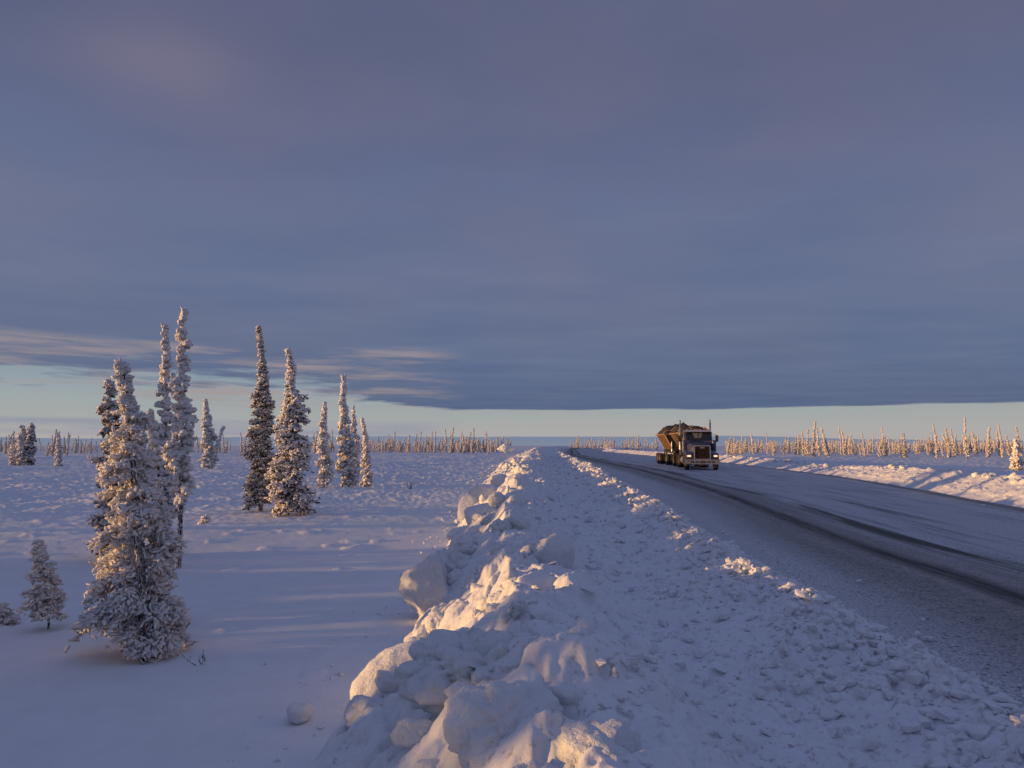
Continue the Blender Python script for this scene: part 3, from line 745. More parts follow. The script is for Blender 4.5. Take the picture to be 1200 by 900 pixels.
def build_rest(lst):
    """the smallest and the out of view trees of the wood as one mass"""
    lite = []
    for i in range(6):
        g = random.Random(900+i); w = g.uniform(.28, .6)
        a, b, c = tree_meshes(seed=700+i, H=6.0, prof=[(0, w), (.4, w*.9), (.75, w*.5), (1, .1)], lean=(g.uniform(-1.3, 1.3), 0), nb=46, puff=.12, flen=.24, dens=3, lod=1, dark=.25, lump=.5, iso=.3)
        L = []
        for k, m in enumerate((a, b, c)):
            n = len(m.vertices); V = np.empty(n*3, np.float32); m.vertices.foreach_get('co', V)
            m.calc_loop_triangles(); F = np.empty(len(m.loop_triangles)*3, np.int32); m.loop_triangles.foreach_get('vertices', F)
            L.append((V.reshape(-1, 3), F.reshape(-1, 3), k)); bpy.data.meshes.remove(m)
        lite.append(L)
    VV, FF, MM, off = [], [], [], 0
    for _, X, Y, H, label, group, v, rz, w in lst:
        z = float(field_h(np.array([X]), np.array([Y]))[0])-.05; sc = np.array(far_scale(H, w)); ca, sa = math.cos(rz), math.sin(rz)
        for V, F, k in lite[v % 6]:
            P = V*sc; P = np.stack([P[:, 0]*ca-P[:, 1]*sa+X, P[:, 0]*sa+P[:, 1]*ca+Y, P[:, 2]+z], -1)
            VV.append(P); FF.append(F+off); off += len(V); MM.append(np.full(len(F), k, np.int32))
    me = np_mesh('spruce_forest', np.concatenate(VV), np.concatenate(FF))
    for m in (M_bark, M_pale, M_far): me.materials.append(m)
    me.polygons.foreach_set('material_index', np.concatenate(MM)[:len(me.polygons)])
    o = bpy.data.objects.new('spruce_forest', me); C.objects.link(o)
    tag(o, 'far off frosted spruces that merge into one thin wood along the horizon', 'forest', kind='stuff')
def far_px(px, Y, H, label, group, **kw): far_tree(x_at(px, 522, Y), Y, H, label, group, **kw)
LL = 'small frosted spruce in the distant treeline left of the nearest spruce'
LM = 'small frosted spruce in the distant treeline left of the near snow bank'
LG = 'small frosted spruce in the distant treeline between the nearest and the paired spruces'
LC = 'tiny frosted spruce in the distance between the near bank and the truck'
LR = 'frosted spruce in the long distant treeline behind the far bank, right of the truck'
for i in range(44): far_px(random.uniform(-14, 108), random.uniform(150, 300), random.uniform(2.6, 6.6), LL, 'distant treeline on the left')
for i in range(18): far_px(random.uniform(222, 296), random.uniform(190, 340), random.uniform(3, 6.5), LG, 'distant treeline in the left middle')
for i in range(72):
    far_px(random.uniform(345, 592) if i % 5 else random.uniform(500, 592), random.uniform(190, 300), random.choice([random.uniform(3.2, 5.5), random.uniform(5, 8.0)]), LM, 'distant treeline left of the near bank')
for i in range(38): far_px(random.uniform(668, 775), random.uniform(290, 400), random.uniform(3.5, 7.5), LC, 'far treeline behind the road end')
for i in range(230):
    px = random.uniform(852, 1215)
    y = random.uniform(145, 290); far_px(px, y, random.choice([random.uniform(2.4, 4.2), random.uniform(3.2, 6.0)]), LR, 'distant treeline behind the far bank')
for px, Y, top, lab in ((953, 150, 494, 'tall frosted spruce pair leader, first tall tree right of the truck'), (960, 148, 500, 'frosted spruce leaning against the first tall tree right of the truck'),
                        (968, 152, 502, 'darker slanting spruce right in the first tall group behind the far bank'), (986, 175, 500, 'lone thin spruce right of the first tall group'),
                        (1036, 160, 500, 'slanting thin spruce midway along the right treeline'), (1098, 135, 497, 'broad frosted spruce left of the tallest one in the right treeline'),
                        (1112, 138, 502, 'frosted spruce between the broad one and the tallest one in the right treeline'), (1132, 130, 489, 'tallest column shaped spruce in the right treeline'),
                        (1157, 140, 500, 'spruce with forked top right of the tallest column shaped one'), (1174, 128, 497, 'tall spruce with a straight top near the right edge'),
                        (1192, 145, 500, 'slender frosted spruce at the far right of the treeline')):
    z = FZ; far_px(px, Y, z_at(top, Y)-z, lab, 'tall spruces behind the far bank', v=random.choice([0, 2, 3, 5, 6]))
for i in range(210): far_px(random.uniform(430, 598), random.uniform(205, 330), random.uniform(1.6, 5.2), LM, 'distant treeline left of the near bank')
for i in range(50): far_px(random.uniform(340, 430), random.uniform(215, 330), random.uniform(2.4, 5), LM, 'distant treeline left of the near bank')
for i in range(120): far_px(random.uniform(-20, 300), random.uniform(190, 320), random.uniform(1.5, 4.5), LL if False else LG, 'distant treeline in the left middle')
for i in range(330): far_px(random.uniform(850, 1230), random.uniform(200, 340), random.uniform(1.6, 4.8), LR, 'distant treeline behind the far bank')
for i in range(40): far_px(random.uniform(665, 780), random.uniform(300, 400), random.uniform(2.4, 5), LC, 'far treeline behind the road end')
# trees of the same wood beyond the left edge of the view (their shadows reach into it)
g = random.Random(77)
LO = 'frosted spruce outside the left edge of the view'
cnt = 0
while cnt < 130:
    Y = g.uniform(-14, 130); near = cnt < 48
    if near: Y = g.choice([g.uniform(-9, 2.5), g.uniform(-9, 2.5), g.uniform(2, 13)]); X = -g.uniform(11.5, 34)-.35*max(Y, 0)
    else: X = -.78*Y-6-g.uniform(3, 75)
    if Y < 14 and X > -11: continue
    far_tree(X, Y, g.uniform(2.5, 6.5), LO, 'spruces beyond the left edge'); cnt += 1

specs.sort(key=lambda q: -q[0])
for q in specs[:270]: build_far(q)
build_rest(specs[270:])

# ------------------------------------------------------------------ truck
class MB:
    def __init__(s): s.bm = bmesh.new()
    def box(s, x0, x1, y0, y1, z0, z1, bev=.0):
        r = bmesh.ops.create_cube(s.bm, size=1); vs = r['verts']
        bmesh.ops.scale(s.bm, vec=(x1-x0, y1-y0, z1-z0), verts=vs)
        bmesh.ops.translate(s.bm, vec=((x0+x1)/2, (y0+y1)/2, (z0+z1)/2), verts=vs)
        if bev:
            es = list({e for v in vs for e in v.link_edges})
            bmesh.ops.bevel(s.bm, geom=es, offset=bev, segments=2, affect='EDGES', profile=.6)
        return s
    def cyl(s, p, q, r0, r1=None, n=20):
        p, q = Vector(p), Vector(q); r1 = r0 if r1 is None else r1; d = q-p
        M = Matrix.Translation((p+q)/2)@d.to_track_quat('Z', 'Y').to_matrix().to_4x4()
        bmesh.ops.create_cone(s.bm, cap_ends=True, segments=n, radius1=r0, radius2=r1, depth=d.length, matrix=M); return s
    def hull(s, pts, bev=0):
        """prism from two equally long rings of points"""
        a, b = pts; va = [s.bm.verts.new(p) for p in a]; vb = [s.bm.verts.new(p) for p in b]; n = len(a)
        fs = [s.bm.faces.new(va[::-1]), s.bm.faces.new(vb)]
        for i in range(n): fs.append(s.bm.faces.new((va[i], va[(i+1) % n], vb[(i+1) % n], vb[i])))
        bmesh.ops.recalc_face_normals(s.bm, faces=fs)
        if bev: bmesh.ops.bevel(s.bm, geom=list({e for f in fs for e in f.edges}), offset=bev, segments=2, affect='EDGES', profile=.6)
        return s
    def lathe(s, cx, prof, y, z, n=28):
        """prof: (x offset, radius) along the X axis"""
        rings = []
        for (x, r) in prof:
            rings.append([s.bm.verts.new((cx+x, y+r*math.cos(a), z+r*math.sin(a))) for a in [k/n*2*math.pi for k in range(n)]])
        fs = []
        for i in range(len(rings)-1):
            for k in range(n): fs.append(s.bm.faces.new((rings[i][k], rings[i][(k+1) % n], rings[i+1][(k+1) % n], rings[i+1][k])))
        bmesh.ops.recalc_face_normals(s.bm, faces=fs); return s
    def build(s, name, mat, parent=None, smooth=False):
        me = bpy.data.meshes.new(name); s.bm.to_mesh(me); s.bm.free()
        if smooth:
            for p in me.polygons: p.use_smooth = True
        return mobj(name, me, mat, parent)
def wheel(parent, x, y, r=.52, w=.28, out=1):
    """tyre with its rim; out = +1/-1 side facing outwards"""
    t = MB().lathe(x, [(-w/2, r*.56), (-w/2, r*.90), (-w*.42, r*.98), (-w*.2, r), (w*.2, r), (w*.42, r*.98), (w/2, r*.90), (w/2, r*.56)], y, r).build('wheel', M_tyre, parent, True)
    m = MB()
    m.lathe(x, [(out*w*.36, r*.58), (out*w*.42, r*.55), (out*w*.15, r*.42), (out*w*.18, r*.22), (out*w*.5, r*.20), (out*w*.55, .01)], y, r, 20)
    m.lathe(x, [(-out*w*.3, r*.58), (-out*w*.1, .01)], y, r, 20)
    for k in range(8):
        a = k/8*2*math.pi; m.cyl((x+out*w*.15, y+r*.33*math.cos(a), r+r*.33*math.sin(a)), (x+out*w*.25, y+r*.33*math.cos(a), r+r*.33*math.sin(a)), .018, n=6)
    m.build('rim', M_rim, t, False)

Xt, Yt = at(826.6, 551.2, 0)
tx, ty = Xt, Yt+1.1
yaw = .155; yaw1 = .07; yaw2 = .05
def truck():
    T = empty('dump_truck', (tx, ty, .0), -yaw)
    tag(T, 'dark blue bonneted heavy truck driving towards the camera with lit headlights and twin chrome stacks', 'truck')
    m = MB()
    for s in (-1, 1): m.box(s*.42-.05, s*.42+.05, -1.0, 7.6, .72, .98, .01)
    for y in (-.9, 1.5, 3.6, 5.0, 6.3, 7.5): m.box(-.42, .42, y-.06, y+.06, .76, .94)
    m.build('chassis', M_tubdark, T)
    for y in (0, 5.6, 6.95): MB().cyl((-1.0, y, .52), (1.0, y, .52), .09, n=12).build('axle', M_tubdark, T)
    # hood: from the grille back to the windscreen
    def ring(y, hw, z0, z1, hwt): return [(-hw, y, z0), (hw, y, z0), (hw, y, z1-.22), (hwt, y, z1-.05), (hwt*.5, y, z1), (-hwt*.5, y, z1), (-hwt, y, z1-.05), (-hw, y, z1-.22)]
    MB().hull((ring(-.98, .60, .80, 1.80, .50), ring(1.45, .92, 1.0, 2.12, .80)), .03).build('hood', M_blue, T)
    MB().box(-.6, -.53, -1.08, -.985, .78, 1.84, .015).box(.53, .6, -1.08, -.985, .78, 1.84, .015).box(-.53, .53, -1.08, -.985, 1.76, 1.84, .015).box(-.53, .53, -1.08, -.985, .78, .85, .015).build('grille_surround', M_chrome, T)
    m = MB().box(-.53, .53, -1.02, -.99, .85, 1.76)
    for k in range(9): m.box(-.53, .53, -1.045, -1.021, .89+k*.1, .92+k*.1)
    for k in range(5): m.box(-.40+k*.2-.01, -.40+k*.2+.01, -1.06, -1.046, .85, 1.76)
    m.build('grille', M_grille, T)
    MB().box(-.16, .16, -1.066, -1.05, 1.62, 1.72, .01).build('badge', M_chrome, T)
    # fenders: arched over the front wheels
    for s in (-1, 1):
        m = MB(); n = 10; ro = .74; ri = .68
        prev = None
        for k in range(n+1):
            a = math.pi*(-.05+1.08*k/n); y = -math.cos(a); z = .55+math.sin(a)*ro*.98
            cur = (y*ro-.02, z, y*ri-.02, .55+math.sin(a)*ri*.98)
            if prev:
                x0, x1 = (.80, 1.22) if s > 0 else (-1.22, -.80)
                m.hull(([(x0, prev[0], prev[1]), (x1, prev[0], prev[1]-.03), (x1, prev[2], prev[3]-.03), (x0, prev[2], prev[3])],
                        [(x0, cur[0], cur[1]), (x1, cur[0], cur[1]-.03), (x1, cur[2], cur[3]-.03), (x0, cur[2], cur[3])]))
            prev = cur
        x0, x1 = (.62, 1.20) if s > 0 else (-1.20, -.62)
        m.hull(([(x0, -.93, .80), (x1, -.86, .80), (x1, -.86, 1.16), (x0, -.93, 1.30)], [(x0, -.55, .95), (x1, -.55, .95), (x1, -.50, 1.26), (x0, -.30, 1.55)]), .02)
        m.build('fender', M_blue, T)
        h = MB().box(min(s*.78, s*1.12), max(s*.78, s*1.12), -.985, -.935, .97, 1.14, .02).build('headlight', M_chrome, T)
        MB().box(min(s*.81, s*1.09), max(s*.83, s*1.07), -1.004, -.987, .99, 1.115, .008).build('lens', M_head, h)
        MB().box(min(s*1.13, s*1.19), max(s*1.13, s*1.19), -.93, -.88, .97, 1.1, .01).build('turn_signal', M_amber, T)
    # bumper
    m = MB().hull(([(-1.22, -1.10, .44), (1.22, -1.10, .44), (1.25, -1.12, .80), (-1.25, -1.12, .80)], [(-1.22, -1.00, .44), (1.22, -1.00, .44), (1.25, -1.0, .80), (-1.25, -1.0, .80)]), .015)
    b = m.build('bumper', M_chrome, T)
    m = MB()
    for x in (-.75, .75): m.box(x-.10, x+.10, -1.128, -1.108, .56, .68, .004)
    for x in (-.42, .42): m.box(x-.12, x+.12, -1.128, -1.108, .56, .66, .004)
    m.build('bumper_vent', M_black, b)
    MB().box(-.2, .2, -1.13, -1.108, .54, .68, .004).build('number_plate', M_black, b)
    # cab
    def cabring(x, s=1): return [(x, 1.35, 1.02), (x, 3.35, 1.02), (x, 3.35, 3.0), (x, 3.2, 3.08), (x, 2.0, 3.08), (x, 1.78, 3.0), (x, 1.42, 2.15)]
    cab = MB().hull((cabring(-1.02), cabring(1.02)), .05).build('cab', M_blue, T)
    def wpt(u, z, off=.035):                                   # on the raked windscreen plane
        y = 1.42+(z-2.15)/(3.0-2.15)*.36; return (u, y-off, z)
    wq = [wpt(-.92, 2.22), wpt(.92, 2.22), wpt(.86, 2.90), wpt(-.86, 2.90)]
    wb = [(x, y+.03, z) for x, y, z in wq]
    ws = MB().hull((wq, wb)).build('windshield', M_glass, T)
    MB().hull(([wpt(-.02, 2.2, .05), wpt(.02, 2.2, .05), wpt(.02, 2.91, .05), wpt(-.02, 2.91, .05)], [wpt(-.02, 2.2, .036), wpt(.02, 2.2, .036), wpt(.02, 2.91, .036), wpt(-.02, 2.91, .036)])).build('centre_post', M_black, ws)
    MB().hull(([wpt(-.42, 2.80, .040), wpt(.34, 2.80, .040), wpt(.22, 2.42, .040), wpt(-.28, 2.42, .040)], [wpt(-.42, 2.80, .036), wpt(.34, 2.80, .036), wpt(.22, 2.42, .036), wpt(-.28, 2.42, .036)])).build('painted_rear_window', M_rear_daylight, ws)  # pale panel painted on the windscreen for daylight through the rear window
    MB().hull(([(-.98, 1.40, 2.93), (.98, 1.40, 2.93), (.98, 1.74, 3.05), (-.98, 1.74, 3.05)], [(-.98, 1.40, 2.90), (.98, 1.40, 2.90), (.98, 1.74, 2.99), (-.98, 1.74, 2.99)])).build('sun_visor', M_visor, T)
    for s in (-1, 1):
        x0, x1 = (1.022, 1.06) if s > 0 else (-1.06, -1.022)
        d = MB().hull(([(x0, 1.50, 1.1), (x0, 2.75, 1.1), (x0, 2.75, 2.92), (x0, 1.85, 2.92), (x0, 1.52, 2.15)], [(x1, 1.50, 1.1), (x1, 2.75, 1.1), (x1, 2.75, 2.92), (x1, 1.85, 2.92), (x1, 1.52, 2.15)]), .012).build('door', M_blue, T)
        xg = (x1 if s > 0 else x0); e = .008*s
        MB().hull(([(xg+e*.3, 1.62, 2.2), (xg+e*.3, 2.62, 2.12), (xg+e*.3, 2.62, 2.84), (xg+e*.3, 1.92, 2.84)], [(xg+e, 1.62, 2.2), (xg+e, 2.62, 2.12), (xg+e, 2.62, 2.84), (xg+e, 1.92, 2.84)])).build('side_window', M_glass, d)
        MB().box(*sorted((xg+e*.4, xg+e*5)), 2.5, 2.66, 1.75, 1.80, .005).build('handle', M_chrome, d)
        # mirror on its bracket
        mr = MB().box(*sorted((s*1.30, s*1.52)), 1.50, 1.60, 2.12, 2.62, .03).build('mirror', M_black, T)
        MB().cyl((s*1.05, 1.62, 2.72), (s*1.42, 1.55, 2.66), .018, n=8).cyl((s*1.05, 1.62, 2.05), (s*1.42, 1.55, 2.10), .018, n=8).cyl((s*1.42, 1.55, 2.66), (s*1.42, 1.55, 2.08), .018, n=8).build('mirror_bracket', M_chrome, mr)
        # stack: chrome pipe, perforated shield, turned out tip
        st = MB().cyl((s*1.18, 3.62, 1.05), (s*1.18, 3.62, 3.62), .075).cyl((s*1.18, 3.62, 3.62), (s*1.18, 3.64, 3.75), .075, .07).cyl((s*1.18, 3.64, 3.74), (s*1.18, 3.74, 3.86), .07, .066).build('exhaust_stack', M_chrome, T, True)
        m = MB().cyl((s*1.18, 3.62, 1.5), (s*1.18, 3.62, 2.5), .12)
        for k in range(5): m.cyl((s*1.18, 3.62, 1.55+k*.22), (s*1.18, 3.62, 1.60+k*.22), .127)
        m.build('heat_shield', M_chrome, st, False)
        MB().cyl((s*1.12, 1.12, 1.35), (s*1.12, 1.12, 2.15), .17).cyl((s*1.12, 1.12, 2.15), (s*1.12, 1.12, 2.25), .19, .12).build('air_cleaner', M_blue, T, False)
        tk = MB().cyl((s*.86, 2.2, .68), (s*.86, 4.4, .68), .30, n=24).build('fuel_tank', M_chrome, T, False)
        MB().box(*sorted((s*.70, s*1.2)), 1.5, 2.05, .55, .62, .01).box(*sorted((s*.75, s*1.2)), 1.5, 2.05, .90, .96, .01).build('step', M_black, T)
        MB().box(*sorted((s*.62, s*1.22)), 7.62, 7.65, .30, 1.05).build('mud_flap', M_black, T)
        wheel(T, s*1.05, 0, .52, .30, s)
        for y in (5.6, 6.95):
            wheel(T, s*1.08, y, .52, .27, s); wheel(T, s*.76, y, .52, .27, s)
        m = MB(); m.hull(([(s*.62, 4.95, 1.02), (s*1.22, 4.95, 1.02), (s*1.22, 4.95, .98), (s*.62, 4.95, .98)], [(s*.62, 5.2, 1.16), (s*1.22, 5.2, 1.16), (s*1.22, 5.2, 1.12), (s*.62, 5.2, 1.12)]))
        m.build('quarter_fender', M_black, T)
    for x in (-.75, -.2, 0, .2, .75): MB().box(x-.06, x+.06, 1.93, 2.03, 3.082, 3.13, .01).build('marker_light', M_amber, T)
    MB().cyl((-.45, 2.2, 3.16), (-.45, 2.9, 3.16), .035, .03).cyl((-.45, 2.14, 3.16), (-.45, 2.2, 3.16), .08, .04).box(-.47, -.43, 2.4, 2.45, 3.08, 3.14).build('air_horn', M_chrome, T)
    be = MB().cyl((.62, 2.55, 3.08), (.62, 2.55, 3.16), .09).build('beacon_base', M_black, T)
    MB().cyl((.62, 2.55, 3.161), (.62, 2.55, 3.33), .075, .06).build('beacon_lens', M_amber, be)
    MB().cyl((.98, 1.9, 3.0), (1.0, 1.95, 4.1), .008, .004, 6).cyl((-.98, 1.9, 3.0), (-1.0, 1.95, 4.0), .008, .004, 6).build('aerial', M_black, T)
    MB().cyl((0, 6.3, 1.0), (0, 6.3, 1.12), .5, n=24).build('fifth_wheel', M_tubdark, T)
    return T
truck()

def tub_trailer(loc, yw, length, axles, label, load_seed):
    T = empty('dump_trailer', (loc[0], loc[1], 0), -yw)
    tag(T, label, 'trailer', 'side dump trailers behind the truck')
    L = length
    m = MB()
    for s in (-1, 1): m.box(s*.40-.06, s*.40+.06, -.6, L+.6, 1.08, 1.30, .01)
    for k in range(6): m.box(-.40, .40, k*L/5-.05, k*L/5+.05, 1.1, 1.26)
    m.build('chassis', M_tubdark, T)
    zt, zb = 2.82, 1.42; wt, wb = 1.24, .48; e = .42
    # side sheets and end sheets as real plates
    def plate(q, t):
        a = [Vector(p) for p in q]; n = (a[1]-a[0]).cross(a[2]-a[0]).normalized()*t
        return ([tuple(p) for p in a], [tuple(p+n) for p in a])
    body = MB()
    for s in (-1, 1):
        body.hull(plate([(s*wt, -e+.1, zt), (s*wt, L+e-.1, zt), (s*wb, L-.2, zb), (s*wb, .2, zb)], .03*s))
    body.hull(plate([(-wb, .2, zb), (wb, .2, zb), (wb, L-.2, zb), (-wb, L-.2, zb)], .03))
    body.build('tub', M_tub, T)
    for yy, ys, sg in ((-e+.1, .2, 1), (L+e-.1, L-.2, -1)):
        MB().hull(plate([(-wt+.03, yy+sg*.03, zt-.01), (wt-.03, yy+sg*.03, zt-.01), (wb, ys+sg*.03, zb+.03), (-wb, ys+sg*.03, zb+.03)], .03*sg)).build('end_panel', M_tubdark, T)  # dark frame paint stands in for shade on the tub ends
    m = MB()
    for s in (-1, 1): m.box(*sorted((s*(wt-.02), s*(wt+.11))), -e, L+e, zt-.02, zt+.11, .015)
    m.box(-wt+.03, wt-.03, -e, -e+.1, zt-.018, zt+.108, .01).box(-wt+.03, wt-.03, L+e-.1, L+e, zt-.018, zt+.108, .01)
    m.build('rim_rail', M_tub, T)
    for s in (-1, 1):
        for k in range(1, 6):
            m = MB(); y = k*L/6
            a = (s*(wt+.02), zt-.04); b = (s*(wb+.02), zb)
            m.hull(([(a[0], y-.04, a[1]), (a[0]+s*.07, y-.04, a[1]), (b[0]+s*.07, y-.04, b[1]), (b[0], y-.04, b[1])], [(a[0], y+.04, a[1]), (a[0]+s*.07, y+.04, a[1]), (b[0]+s*.07, y+.04, b[1]), (b[0], y+.04, b[1])]))
            m.build('rib', M_tub, T)
    for y in (-.25, L+.25): MB().hull(([(-.5, y-.05, 1.28), (.5, y-.05, 1.28), (.25, y-.05, 2.0), (-.25, y-.05, 2.0)], [(-.5, y+.05, 1.28), (.5, y+.05, 1.28), (.25, y+.05, 2.0), (-.25, y+.05, 2.0)])).build('hinge_stand', M_tubdark, T)
    for s in (-1, 1): MB().cyl((s*.62, -.15, 1.25), (s*.62, -.1, 2.2), .07, n=12).build('hydraulic_ram', M_chrome, T)
    # tarp over the heaped load
    nx, ny = 26, 46
    U, Vv = np.meshgrid(np.linspace(-1, 1, nx), np.linspace(0, 1, ny))
    Yv = -e+.08+(L+2*e-.16)*Vv
    dome = (1-U**2*.98)**.5*.74*np.clip(np.sin(Vv*math.pi), 0, 1)**.35
    Zv = zt+.06+dome*(1+.75*fbm(U*1.8+load_seed, Vv*6, 3, load_seed))+.05*np.sin(Vv*math.pi*10)*dome
    me = np_mesh('tarp', np.stack([U*(wt+.03), Yv, Zv], -1).reshape(-1, 3), grid_faces(ny, nx)); mobj('tarp', me, M_tarp, T)
    k = int(ny*.16)
    P = [np.stack([U[k]*(wt+.05), Yv[k], Zv[k]+.02], -1)]
    V, F = tubes(P, [np.full(nx, .035)], 6); mobj('tarp_bow', np_mesh('tarp_bow', V, F), M_yellow, T)
    for y in axles:
        MB().cyl((-1.0, y, .52), (1.0, y, .52), .08, n=12).build('axle', M_tubdark, T)
        for s in (-1, 1): MB().box(s*.5-.05, s*.5+.05, y-.12, y+.12, .55, 1.1).build('suspension', M_tubdark, T)
    for y in axles:
        for s in (-1, 1):
            wheel(T, s*1.08, y, .52, .27, s); wheel(T, s*.76, y, .52, .27, s)
    for s in (-1, 1): MB().box(*sorted((s*.62, s*1.22)), axles[-1]+.66, axles[-1]+.69, .25, 1.05).build('mud_flap', M_black, T)
    for s in (-1, 1):
        for y in (0, L): MB().box(*sorted((s*(wt+.112), s*(wt+.135))), y-.05, y+.05, zt+.0, zt+.06).build('side_marker', M_amber, T)
    return T
hx_, hy_ = tx+math.sin(yaw)*6.3, ty+math.cos(yaw)*6.3            # fifth wheel
tub_trailer((hx_-math.sin(yaw1)*1.2, hy_-math.cos(yaw1)*1.2), yaw1, 4.3, (3.6, ), 'front tan side dump trailer directly behind the truck cab', 3)
kx, ky = hx_+math.sin(yaw1)*5.3, hy_+math.cos(yaw1)*5.3
tub_trailer((kx+math.sin(yaw2)*1.3, ky+math.cos(yaw2)*1.3), yaw2, 4.5, (-.3, 3.5, 4.8), 'rear tan side dump trailer, last of the road train', 8)

# ------------------------------------------------------------------ sky, sun, camera
SUN_EL = R(2.8); SUN_AZ = R(-97.5)          # azimuth from +Y (view direction), negative to the left
sd = Vector((math.sin(SUN_AZ)*math.cos(SUN_EL), math.cos(SUN_AZ)*math.cos(SUN_EL), math.sin(SUN_EL)))
L = bpy.data.lights.new('sun', 'SUN'); L.energy = 5.2; L.angle = R(.6); L.color = (1.0, .56, .20)
lo = bpy.data.objects.new('sun', L); C.objects.link(lo); lo.rotation_euler = sd.to_track_quat('Z', 'Y').to_euler()

W = bpy.data.worlds.new('World'); bpy.context.scene.world = W; W.use_nodes = True
nt = W.node_tree; nd = nt.nodes; lk = nt.links
bg = nd['Background']; bg.inputs['Strength'].default_value = 1.03
sky = nd.new('ShaderNodeTexSky'); sky.sky_type = 'NISHITA'; sky.sun_disc = False
sky.sun_elevation = SUN_EL; sky.sun_rotation = SUN_AZ; sky.air_density = 1.0; sky.dust_density = .6; sky.ozone_density = 1.5
tc = nd.new('ShaderNodeTexCoord'); G_ = tc.outputs['Generated']
sp = nd.new('ShaderNodeSeparateXYZ'); lk.new(G_, sp.inputs[0]); gx, gy, gz = sp.outputs
el = math_(nt, 'MULTIPLY', math_(nt, 'ARCSINE', gz), 180/math.pi)           # degrees
azm = math_(nt, 'MULTIPLY', math_(nt, 'ARCTAN2', gx, gy), 180/math.pi)
# flat cloud layer seen in perspective
den = math_(nt, 'MAXIMUM', gz, .02)
cl = nd.new('ShaderNodeCombineXYZ'); lk.new(math_(nt, 'DIVIDE', gx, den), cl.inputs[0]); lk.new(math_(nt, 'DIVIDE', gy, den), cl.inputs[1])
ae = nd.new('ShaderNodeCombineXYZ'); lk.new(math_(nt, 'MULTIPLY', azm, .15), ae.inputs[0]); lk.new(math_(nt, 'MULTIPLY', el, 1.25), ae.inputs[1])
n_big = noise(nt, scaled(nt, cl.outputs[0], (.55, .95, 1)), 1.0, 5, .5)
n_st = noise(nt, ae.outputs[0], 1.0, 6, .55)
ae2 = nd.new('ShaderNodeCombineXYZ'); lk.new(math_(nt, 'MULTIPLY', azm, .05), ae2.inputs[0]); lk.new(math_(nt, 'MULTIPLY', el, .10), ae2.inputs[1])
n_soft = noise(nt, ae2.outputs[0], 1.0, 4, .5)
# deck colour by elevation; unseen overhead brightened to lift the shaded snow
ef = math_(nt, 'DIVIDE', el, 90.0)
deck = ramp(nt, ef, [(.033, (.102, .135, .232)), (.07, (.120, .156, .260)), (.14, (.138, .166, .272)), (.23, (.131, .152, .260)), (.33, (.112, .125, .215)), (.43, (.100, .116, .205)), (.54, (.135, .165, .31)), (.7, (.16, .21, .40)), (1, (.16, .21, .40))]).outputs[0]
pink = ramp(nt, n_soft, [(.40, (.95, 1, 1.02)), (.68, (1.10, 1.04, 1.0))]).outputs[0]
deck = mixc(nt, 1.0, deck, pink, 'MULTIPLY')
tex = ramp(nt, n_big, [(.3, (.90, .92, .95)), (.7, (1.10, 1.07, 1.04))]).outputs[0]
deck = mixc(nt, 1.0, deck, tex, 'MULTIPLY')
def blob(a0, e0, ra, re_):
    da = math_(nt, 'DIVIDE', math_(nt, 'SUBTRACT', azm, a0), ra); de = math_(nt, 'DIVIDE', math_(nt, 'SUBTRACT', el, e0), re_)
    d = math_(nt, 'ADD', math_(nt, 'MULTIPLY', da, da), math_(nt, 'MULTIPLY', de, de))
    return math_(nt, 'MULTIPLY', math_(nt, 'EXPONENT', math_(nt, 'MULTIPLY', d, -1.0)), math_(nt, 'ADD', .35, n_soft))
deck = mixc(nt, math_(nt, 'MULTIPLY', blob(-29, 27.5, 7, 2.6), .45), deck, (.235, .20, .27))
deck = mixc(nt, math_(nt, 'MULTIPLY', blob(-38, 29.5, 7, 2.5), .5), deck, (.075, .105, .20))
# clear strip near the horizon
clear = ramp(nt, math_(nt, 'DIVIDE', el, 10.0), [(0, (.45, .42, .44)), (.12, (.43, .43, .43)), (.22, (.38, .41, .42)), (.36, (.34, .40, .43)), (.5, (.28, .35, .42)), (1, (.15, .20, .32))]).outputs[0]
skyc = mixc(nt, 1.0, sky.outputs[0], (.10, .10, .10), 'MULTIPLY')
clear = mixc(nt, .12, clear, skyc)
# lower edge of the deck: 3.0 degrees on the right, lifting to about 6 on the left
mr = N(nt, 'ShaderNodeMapRange'); mr.interpolation_type = 'SMOOTHSTEP'; lk.new(azm, mr.inputs[0])
mr.inputs[1].default_value = -24; mr.inputs[2].default_value = -4; mr.inputs[3].default_value = 4.6; mr.inputs[4].default_value = 2.85
edge = math_(nt, 'ADD', mr.outputs[0], math_(nt, 'MULTIPLY', math_(nt, 'SUBTRACT', n_st, .5), math_(nt, 'MINIMUM', math_(nt, 'MULTIPLY', math_(nt, 'SUBTRACT', mr.outputs[0], 2.80), 9.0), 6.5)))
sf = math_(nt, 'ADD', .12, math_(nt, 'MINIMUM', math_(nt, 'MULTIPLY', math_(nt, 'SUBTRACT', mr.outputs[0], 2.85), 1.2), 1.0))
cov = math_(nt, 'DIVIDE', math_(nt, 'SUBTRACT', el, edge), sf)
cov = math_(nt, 'MINIMUM', math_(nt, 'MAXIMUM', cov, 0), 1)
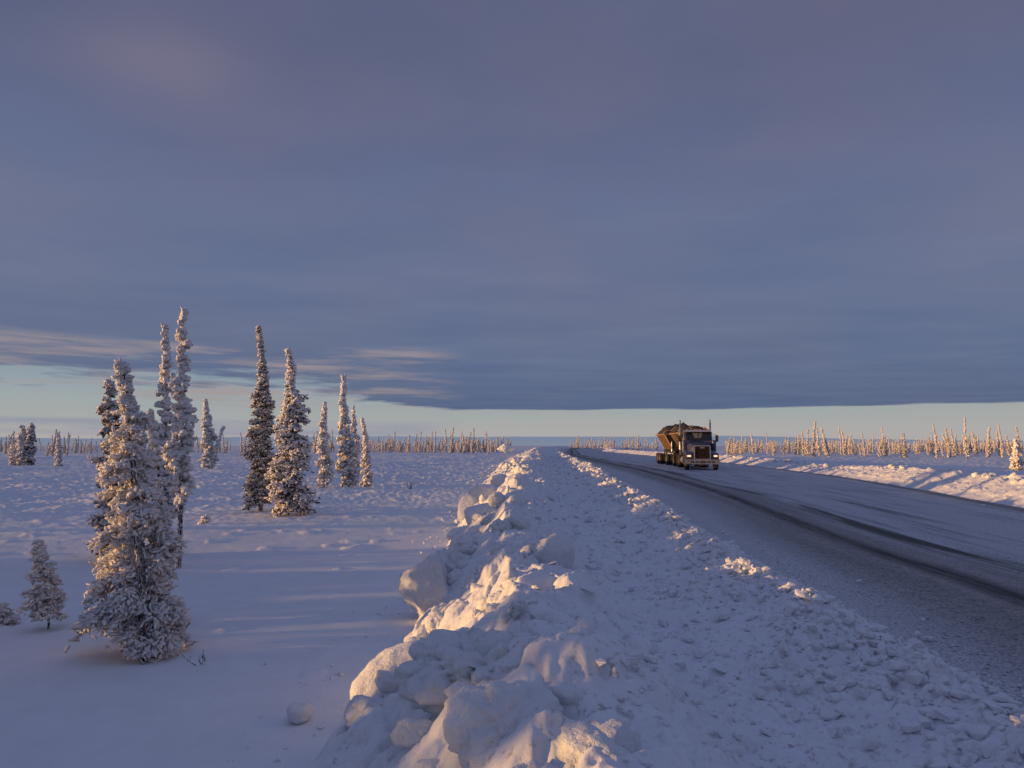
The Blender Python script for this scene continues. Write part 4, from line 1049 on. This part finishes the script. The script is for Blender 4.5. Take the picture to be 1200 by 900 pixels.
# lit underside wisps near the ragged edge on the left
wv = nd.new('ShaderNodeCombineXYZ'); lk.new(math_(nt, 'MULTIPLY', azm, .07), wv.inputs[0]); lk.new(math_(nt, 'MULTIPLY', el, .9), wv.inputs[1])
nw = noise(nt, wv.outputs[0], 1.0, 5, .6)
wisp = ramp(nt, nw, [(.47, (0, 0, 0)), (.64, (1, 1, 1))]).outputs[0]
def eband(lo_, hi_, s):
    a = N(nt, 'ShaderNodeMapRange'); a.interpolation_type = 'SMOOTHSTEP'; lk.new(el, a.inputs[0]); a.inputs[1].default_value = lo_-s; a.inputs[2].default_value = lo_
    b = N(nt, 'ShaderNodeMapRange'); b.interpolation_type = 'SMOOTHSTEP'; lk.new(el, b.inputs[0]); b.inputs[1].default_value = hi_; b.inputs[2].default_value = hi_+s; b.inputs[3].default_value = 1; b.inputs[4].default_value = 0
    return math_(nt, 'MULTIPLY', a.outputs[0], b.outputs[0])
left = N(nt, 'ShaderNodeMapRange'); left.interpolation_type = 'SMOOTHSTEP'; lk.new(azm, left.inputs[0]); left.inputs[1].default_value = -9; left.inputs[2].default_value = -3; left.inputs[3].default_value = 1; left.inputs[4].default_value = 0
wk = math_(nt, 'MULTIPLY', math_(nt, 'MULTIPLY', wisp, eband(3.6, 7.2, 1.2)), left.outputs[0])
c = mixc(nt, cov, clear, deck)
c = mixc(nt, math_(nt, 'MULTIPLY', wk, .75), c, (.36, .29, .29))
# grey violet bank of far cloud low on the left
hz = math_(nt, 'MULTIPLY', eband(.9, 1.7, .35), ramp(nt, nw, [(.35, (.2,)*3), (.6, (.9,)*3)]).outputs[0])
c = mixc(nt, math_(nt, 'MULTIPLY', hz, math_(nt, 'MULTIPLY', left.outputs[0], .8)), c, (.25, .27, .36))
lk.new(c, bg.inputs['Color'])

cam = bpy.data.cameras.new('camera'); cam.sensor_width = 36; cam.lens = 24; cam.clip_end = 30000; cam.clip_start = .05
co = bpy.data.objects.new('camera', cam); C.objects.link(co); co.location = (0, 0, CAMZ); co.rotation_euler = (math.pi/2+PITCH, 0, 0)
S = bpy.context.scene; S.camera = co
S.view_settings.view_transform = 'Standard'; S.view_settings.look = 'None'; S.view_settings.exposure = 0
S.render.resolution_x = 1024; S.render.resolution_y = 768
